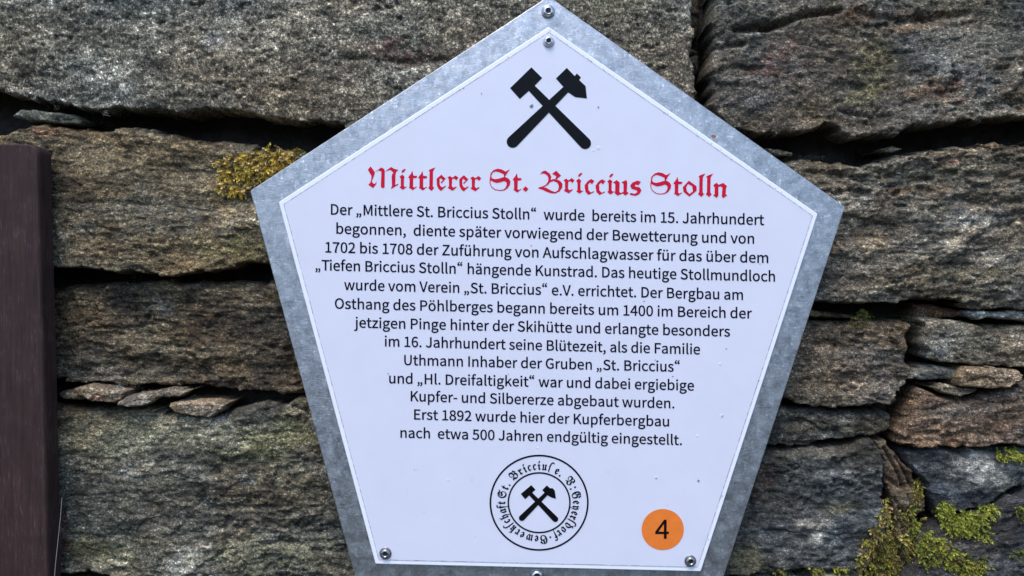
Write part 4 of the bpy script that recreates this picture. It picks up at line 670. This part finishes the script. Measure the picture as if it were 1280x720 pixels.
# orange disc with the number
disc = fill('orange_disc', [[(828.4 + 26.4 * math.cos(2 * math.pi * k / 64), 661.9 + 25.7 * math.sin(2 * math.pi * k / 64)) for k in range(64)]], PF - .0002, ORANGE, film)
FOUR = [[(137,322),(217,213),(240,213),(240,321),(260,321),(260,342),(240,342),(240,384),(215,384),(215,342),(137,342)], [(165,321),(215,321),(215,251)]]
fill('number_lettering', [tr(l, 7.2, 800, 620) for l in FOUR], PF - .0004, BLACK, film)

# screws: domed head with a dark socket, thin washer, shaft going back into the wall
def lathe(prof, u, v, seg=24):
    vs = []; fs = []; c = P(u, v, 0)
    for (r, y) in prof:
        for k in range(seg):
            a = 2 * math.pi * k / seg; vs.append((c[0] + r * K * math.cos(a), y, c[2] + r * K * math.sin(a)))
    for i in range(len(prof) - 1):
        for k in range(seg):
            j = (k + 1) % seg; fs.append((i * seg + k, i * seg + j, (i + 1) * seg + j, (i + 1) * seg + k))
    fs.append(tuple(range(seg))[::-1]); fs.append(tuple(range((len(prof) - 1) * seg, len(prof) * seg)))
    return vs, fs
def screw(u, v, y0, r, headmat, ringmat, long=False, parent=sign):
    vs, fs = lathe([(r, y0), (r, y0 - .0006), (r * .93, y0 - .0009), (r * .80, y0 - .0009)], u, v)
    w = mesh('washer', vs, fs, ringmat, parent, True)
    vs, fs = lathe([(r * .80, y0 - .0009), (r * .80, y0 - .0016), (r * .66, y0 - .0028), (r * .50, y0 - .0033), (r * .44, y0 - .0033), (r * .40, y0 - .0018), (.02, y0 - .0018)], u, v)
    h = mesh('screw', vs, fs, headmat, parent, True)
    vs, fs = lathe([(r * .36, y0 - .0019), (r * .34, y0 - .0021), (r * .12, y0 - .0021)], u, v, 6)
    mesh('socket', vs, fs, HOLE, h)
    vs, fs = lathe([(r * .35, y0 + (.006 if long else .0062)), (r * .35, y0 + (.07 if long else .012))], u, v, 10)
    mesh('shaft', vs, fs, STEEL, h, True)
screw(685.2, 14.8, -.0002, 8.4, STEEL_LIGHT, STEEL, True)
screw(671.2, 719, -.0002, 8.6, STEEL_LIGHT, STEEL, True)
screw(685.5, 53.4, PF, 7.4, STEEL_LIGHT, RUBBER)
screw(482.6, 689.9, PF, 7.5, STEEL, STEEL)
screw(861.8, 699.4, PF, 7.3, STEEL, STEEL)

# specks of dirt and small blisters on the panel
rs = random.Random(4)
def blot(u, v, r, sq=1.0):
    return [(u + r * (1 + rs.uniform(-.3, .3)) * math.cos(2 * math.pi * k / 9), v + sq * r * (1 + rs.uniform(-.3, .3)) * math.sin(2 * math.pi * k / 9)) for k in range(9)]
sp = [blot(664.5, 132.5, 2.3, .8), blot(873, 601, 1.3), blot(664, 307, .7), blot(748, 134, 1.0), blot(602, 117, .8), blot(908, 436, 1.1, .6), blot(841, 470.5, .8), blot(805, 376.5, .8), blot(819, 450, .6), blot(485, 467, .8), blot(447, 355, .5), blot(760, 590, .5), blot(590, 600, .5), blot(950, 330, .6), blot(530, 640, .5), blot(820, 598, 1.0, .5), blot(903, 520, .7)]
for _ in range(26):
    u = rs.uniform(420, 950); v = rs.uniform(150, 680)
    if abs(u - 685) < (v - 50) * 1.1 and u > 360 + (v - 250) * .3 and u < 1000 - (v - 250) * .33: sp.append(blot(u, v, rs.uniform(.25, .55)))
o = fill('dirt_specks', sp, PF - .00045, SPOT, film); o['kind'] = 'stuff'
bv, bf = [], []
for (u, v, r) in [(748, 185, 3.0), (742, 188, 1.6), (900, 455, 2.4), (902, 520, 3.0), (820, 597, 2.4), (672, 560, 1.5), (872, 545, 2.2), (560, 600, 2.0)]:
    base = len(bv); c = P(u, v, PF)
    for ring, (rr, yy) in enumerate(((1, 0), (.8, .0001), (.45, .00018))):
        for k in range(12):
            a = 2 * math.pi * k / 12; bv.append((c[0] + r * rr * K * math.cos(a), PF - yy, c[2] + r * rr * K * math.sin(a)))
    for ring in range(2):
        for k in range(12):
            j = (k + 1) % 12; bf.append((base + ring * 12 + k, base + ring * 12 + j, base + ring * 12 + 12 + j, base + ring * 12 + 12 + k))
    bf.append(tuple(base + 24 + k for k in range(12)))
o = mesh('paint_blisters', bv, bf, FILM, film, True); o['kind'] = 'stuff'
# dirt in the corner between plate and panel, and loose grains on the plate
ed = []
for (p, q, dens) in [(PAN[0], PAN[1], 34), (PAN[4], PAN[0], 10), (PAN[1], PAN[2], 6)]:
    for _ in range(dens):
        t = rs.random(); u = p[0] + (q[0] - p[0]) * t; v = p[1] + (q[1] - p[1]) * t; n = rs.uniform(3.5, 7)
        cxx, cyy = 680 - u, 400 - v; L = math.hypot(cxx, cyy); ed.append(blot(u + cxx / L * n, v + cyy / L * n, rs.uniform(.3, .9), .6))
o = fill('edge_dirt', ed, PF - .0005, SPOT, film); o['kind'] = 'stuff'
rustm = flat_mat('rust_spot', (.30, .12, .05), .8)
mesh('rust_spot', [P(u, v, -.00005) for u, v in blot(892, 170.5, 3.2, .7)], [tuple(range(9))[::-1]], rustm, sign)

# ---------------------------------------------------------------- moss, dead stalks, debris
MOSS = noisy_mat('moss_leaves', (1, 1, 1), 500, .75, 1.25, .7, attr=True, detail=1)
def mix(a, b, t): return tuple(a[i] * (1 - t) + b[i] * t for i in range(3))
def moss(spots, n, cols, label, group=None, size=1.0, droop=.5, seed=0, dens_out=.0035):
    r = random.Random(seed); vs, fs, cs = [], [], []
    tot = sum(a * b for _, _, a, b in spots)
    for (cu, cv, ru, rv) in spots:
        for _ in range(max(3, int(n * ru * rv / tot))):
            a = r.uniform(0, 6.283); q = math.sqrt(r.random()); u = cu + ru * q * math.cos(a); v = cv + rv * q * math.sin(a)
            y = min(wall_y(u, v), .045) + .001; p = Vector(P(u, v, y))
            base = Vector((r.gauss(0, .55) + math.cos(a) * q * .5, -r.uniform(.35, 1.0), -droop * r.random() * 1.2 - math.sin(a) * q * .5 + r.gauss(0, .35))).normalized()
            L = r.uniform(.0035, .008) * size; c0 = r.choice(cols); c0 = mix(c0, r.choice(cols), r.random() * .6); br = r.uniform(.7, 1.3)
            m = r.randint(6, 9); d = base.copy(); pos = p.copy() - d * .001
            for s in range(m):
                tpos = s / m; d = (d + Vector((r.gauss(0, .12), r.gauss(0, .1), -.10 * droop))).normalized(); pos = pos + d * (L / m)
                side = d.cross(Vector((r.gauss(0, 1), r.gauss(0, 1), r.gauss(0, 1)))).normalized()
                for k in range(2):
                    sd = side if k == 0 else -side
                    l = size * r.uniform(.0014, .0026) * (1.15 - .5 * tpos); w = l * .30
                    tip = pos + (sd * .75 + d * .75).normalized() * l; ac = d.cross(sd).normalized() * w
                    mid = pos.lerp(tip, .45)
                    i0 = len(vs); vs += [tuple(pos), tuple(mid + ac), tuple(tip), tuple(mid - ac)]; fs.append((i0, i0 + 1, i0 + 2, i0 + 3))
                    c = tuple(x * br * (.8 + .5 * tpos) for x in c0); cs += [c] * 4
    o = np_mesh('moss_clump', np.array(vs), np.array(fs), MOSS, None, np.array(cs), smooth=False)
    tag(o, label, 'moss', group); return o
GOLD = (.70, .50, .07); GY = (.42, .40, .05); GG = (.22, .24, .035); BR = (.19, .11, .04); TAN = (.55, .40, .16); DG_ = (.07, .08, .02)
moss([(300, 208, 26, 14), (335, 202, 34, 13), (318, 222, 22, 12), (290, 236, 20, 6), (350, 196, 22, 9), (365, 192, 12, 6)], 400, [GOLD, GOLD, GOLD, TAN, TAN, TAN, GG, BR], 'yellow green moss tuft growing from the stone left of the sign', seed=1, size=1.45)
moss([(1078, 396, 8, 10), (1068, 402, 8, 6)], 110, [DG_, GG, BR], 'small dark green moss tuft hanging from the gap right of the sign', seed=2, size=.9)
moss([(1112, 650, 13, 20), (1100, 675, 22, 16), (1096, 702, 26, 18), (1122, 690, 16, 26), (1110, 630, 6, 12)], 620, [GY, GG, BR, BR, TAN], 'brownish green moss cushion in the vertical joint at the bottom right', seed=3, size=1.15)
moss([(1148, 665, 15, 14), (1165, 682, 18, 10), (1185, 694, 14, 12), (1200, 706, 16, 10), (1138, 645, 7, 10), (1160, 700, 10, 6), (1215, 712, 16, 8)], 420, [GG, GY, GG, BR], 'straggling green moss strand running down to the right along the stone edge', seed=4, size=1.15)
moss([(1186, 646, 14, 14), (1210, 650, 22, 10), (1232, 636, 9, 8), (1178, 632, 7, 7), (1200, 660, 16, 6), (1228, 668, 6, 6)], 400, [GG, GY, GG], 'bright green feathery moss clump on the dark slate stone', seed=5, size=1.2)
moss([(1262, 567, 17, 6), (1290, 569, 16, 7)], 170, [GY, GG, GY], 'flat yellow green moss patch under the reddish stone at the right edge', seed=6, size=.9)
moss([(975, 716, 10, 6), (1020, 716, 22, 6), (1048, 714, 10, 5)], 150, [GG, GY, BR], 'low green moss fringe along the bottom edge below the dark stone', seed=7, size=.9)
moss([(1222, 697, 14, 5), (1272, 690, 8, 4)], 46, [GG, DG_], 'sparse moss sprig on the bluish slate at the lower right', seed=8, size=1.0)
moss([(1278, 642, 7, 10)], 50, [GG, DG_], 'tiny moss tuft at the right edge on the bluish slate', seed=9, size=.9)
moss([(1147, 612, 6, 14)], 55, [BR, GY, BR], 'thin brownish moss strip on the upright slab of layered stone', seed=11, size=.9)

def tube(name, pts, r, mat, label=None, cat=None, group=None, seg=5, taper=True):
    vs, fs = [], []; n = len(pts)
    for i, p in enumerate(pts):
        p = Vector(p); d = (Vector(pts[min(i + 1, n - 1)]) - Vector(pts[max(i - 1, 0)])).normalized()
        a = d.cross(Vector((0, 1, .01))).normalized(); b = d.cross(a); rr = r * (1 - .6 * i / (n - 1)) if taper else r
        for k in range(seg):
            t = 2 * math.pi * k / seg; vs.append(tuple(p + a * rr * math.cos(t) + b * rr * math.sin(t)))
    for i in range(n - 1):
        for k in range(seg):
            j = (k + 1) % seg; fs.append((i * seg + k, i * seg + j, (i + 1) * seg + j, (i + 1) * seg + k))
    o = mesh(name, vs, fs, mat, None, True)
    if label: tag(o, label, cat, group)
    return o
STRAW = flat_mat('dry_straw', (.26, .23, .21), .6); ROOT = flat_mat('dry_root', (.16, .10, .07), .8)
tube('dry_stalk', [P(77.5, 622, .008), P(75.5, 648, .005), P(72.5, 676, .001), P(69.5, 704, -.002), P(67, 736, -.0048)], .00026, STRAW, 'thin pale dry stalk leaning against the edge of the wooden post', 'stalk', taper=False)
rt = random.Random(9)
vs, fs = [], []
def bits(name, spots, n, lmin, lmax, w, mat, label, cat, seed):
    r = random.Random(seed); vs, fs = [], []
    for (cu, cv, ru, rv) in spots:
        for _ in range(n):
            u = cu + r.uniform(-ru, ru); v = cv + r.uniform(-rv, rv); y = min(wall_y(u, v), .06) - .0006
            p = Vector(P(u, v, y)); d = Vector((r.gauss(0, 1), r.gauss(0, .35), r.gauss(0, .8))).normalized(); L = r.uniform(lmin, lmax)
            s = d.cross(Vector((0, 1, 0))).normalized() * w; up = Vector((0, -w, 0)); q = p + d * L * .5 + Vector((0, -L * .12, 0)); e = p + d * L + Vector((0, 0, -L * .25))
            i = len(vs); vs += [tuple(p - s), tuple(p + s), tuple(p + up), tuple(q - s), tuple(q + s), tuple(q + up), tuple(e)]
            fs += [(i, i + 3, i + 5, i + 2), (i + 2, i + 5, i + 4, i + 1), (i + 1, i + 4, i + 3, i), (i + 3, i + 6, i + 5), (i + 5, i + 6, i + 4), (i + 4, i + 6, i + 3)]
    o = mesh(name, vs, fs, mat); tag(o, label, cat, kind='stuff'); return o
bits('dry_debris', [(75, 128, 18, 6), (68, 136, 8, 3), (180, 350, 25, 8), (300, 500, 18, 6), (170, 483, 20, 4), (165, 515, 12, 10), (340, 184, 30, 5), (205, 490, 20, 5)], 14, .002, .007, .00014, ROOT, 'brown dry rootlets and needles caught in the joints at the left', 'debris', 3)
bits('plant_fluff', [(197, 385, 8, 10), (183, 480, 5, 10), (130, 145, 2, 6), (165, 355, 4, 8), (150, 480, 5, 5), (1153, 392, 3, 3)], 8, .003, .008, .00009, flat_mat('pale_fluff', (.5, .5, .5), .8), 'pale wisps of fluff and cobweb on the left stones', 'fluff', 4)
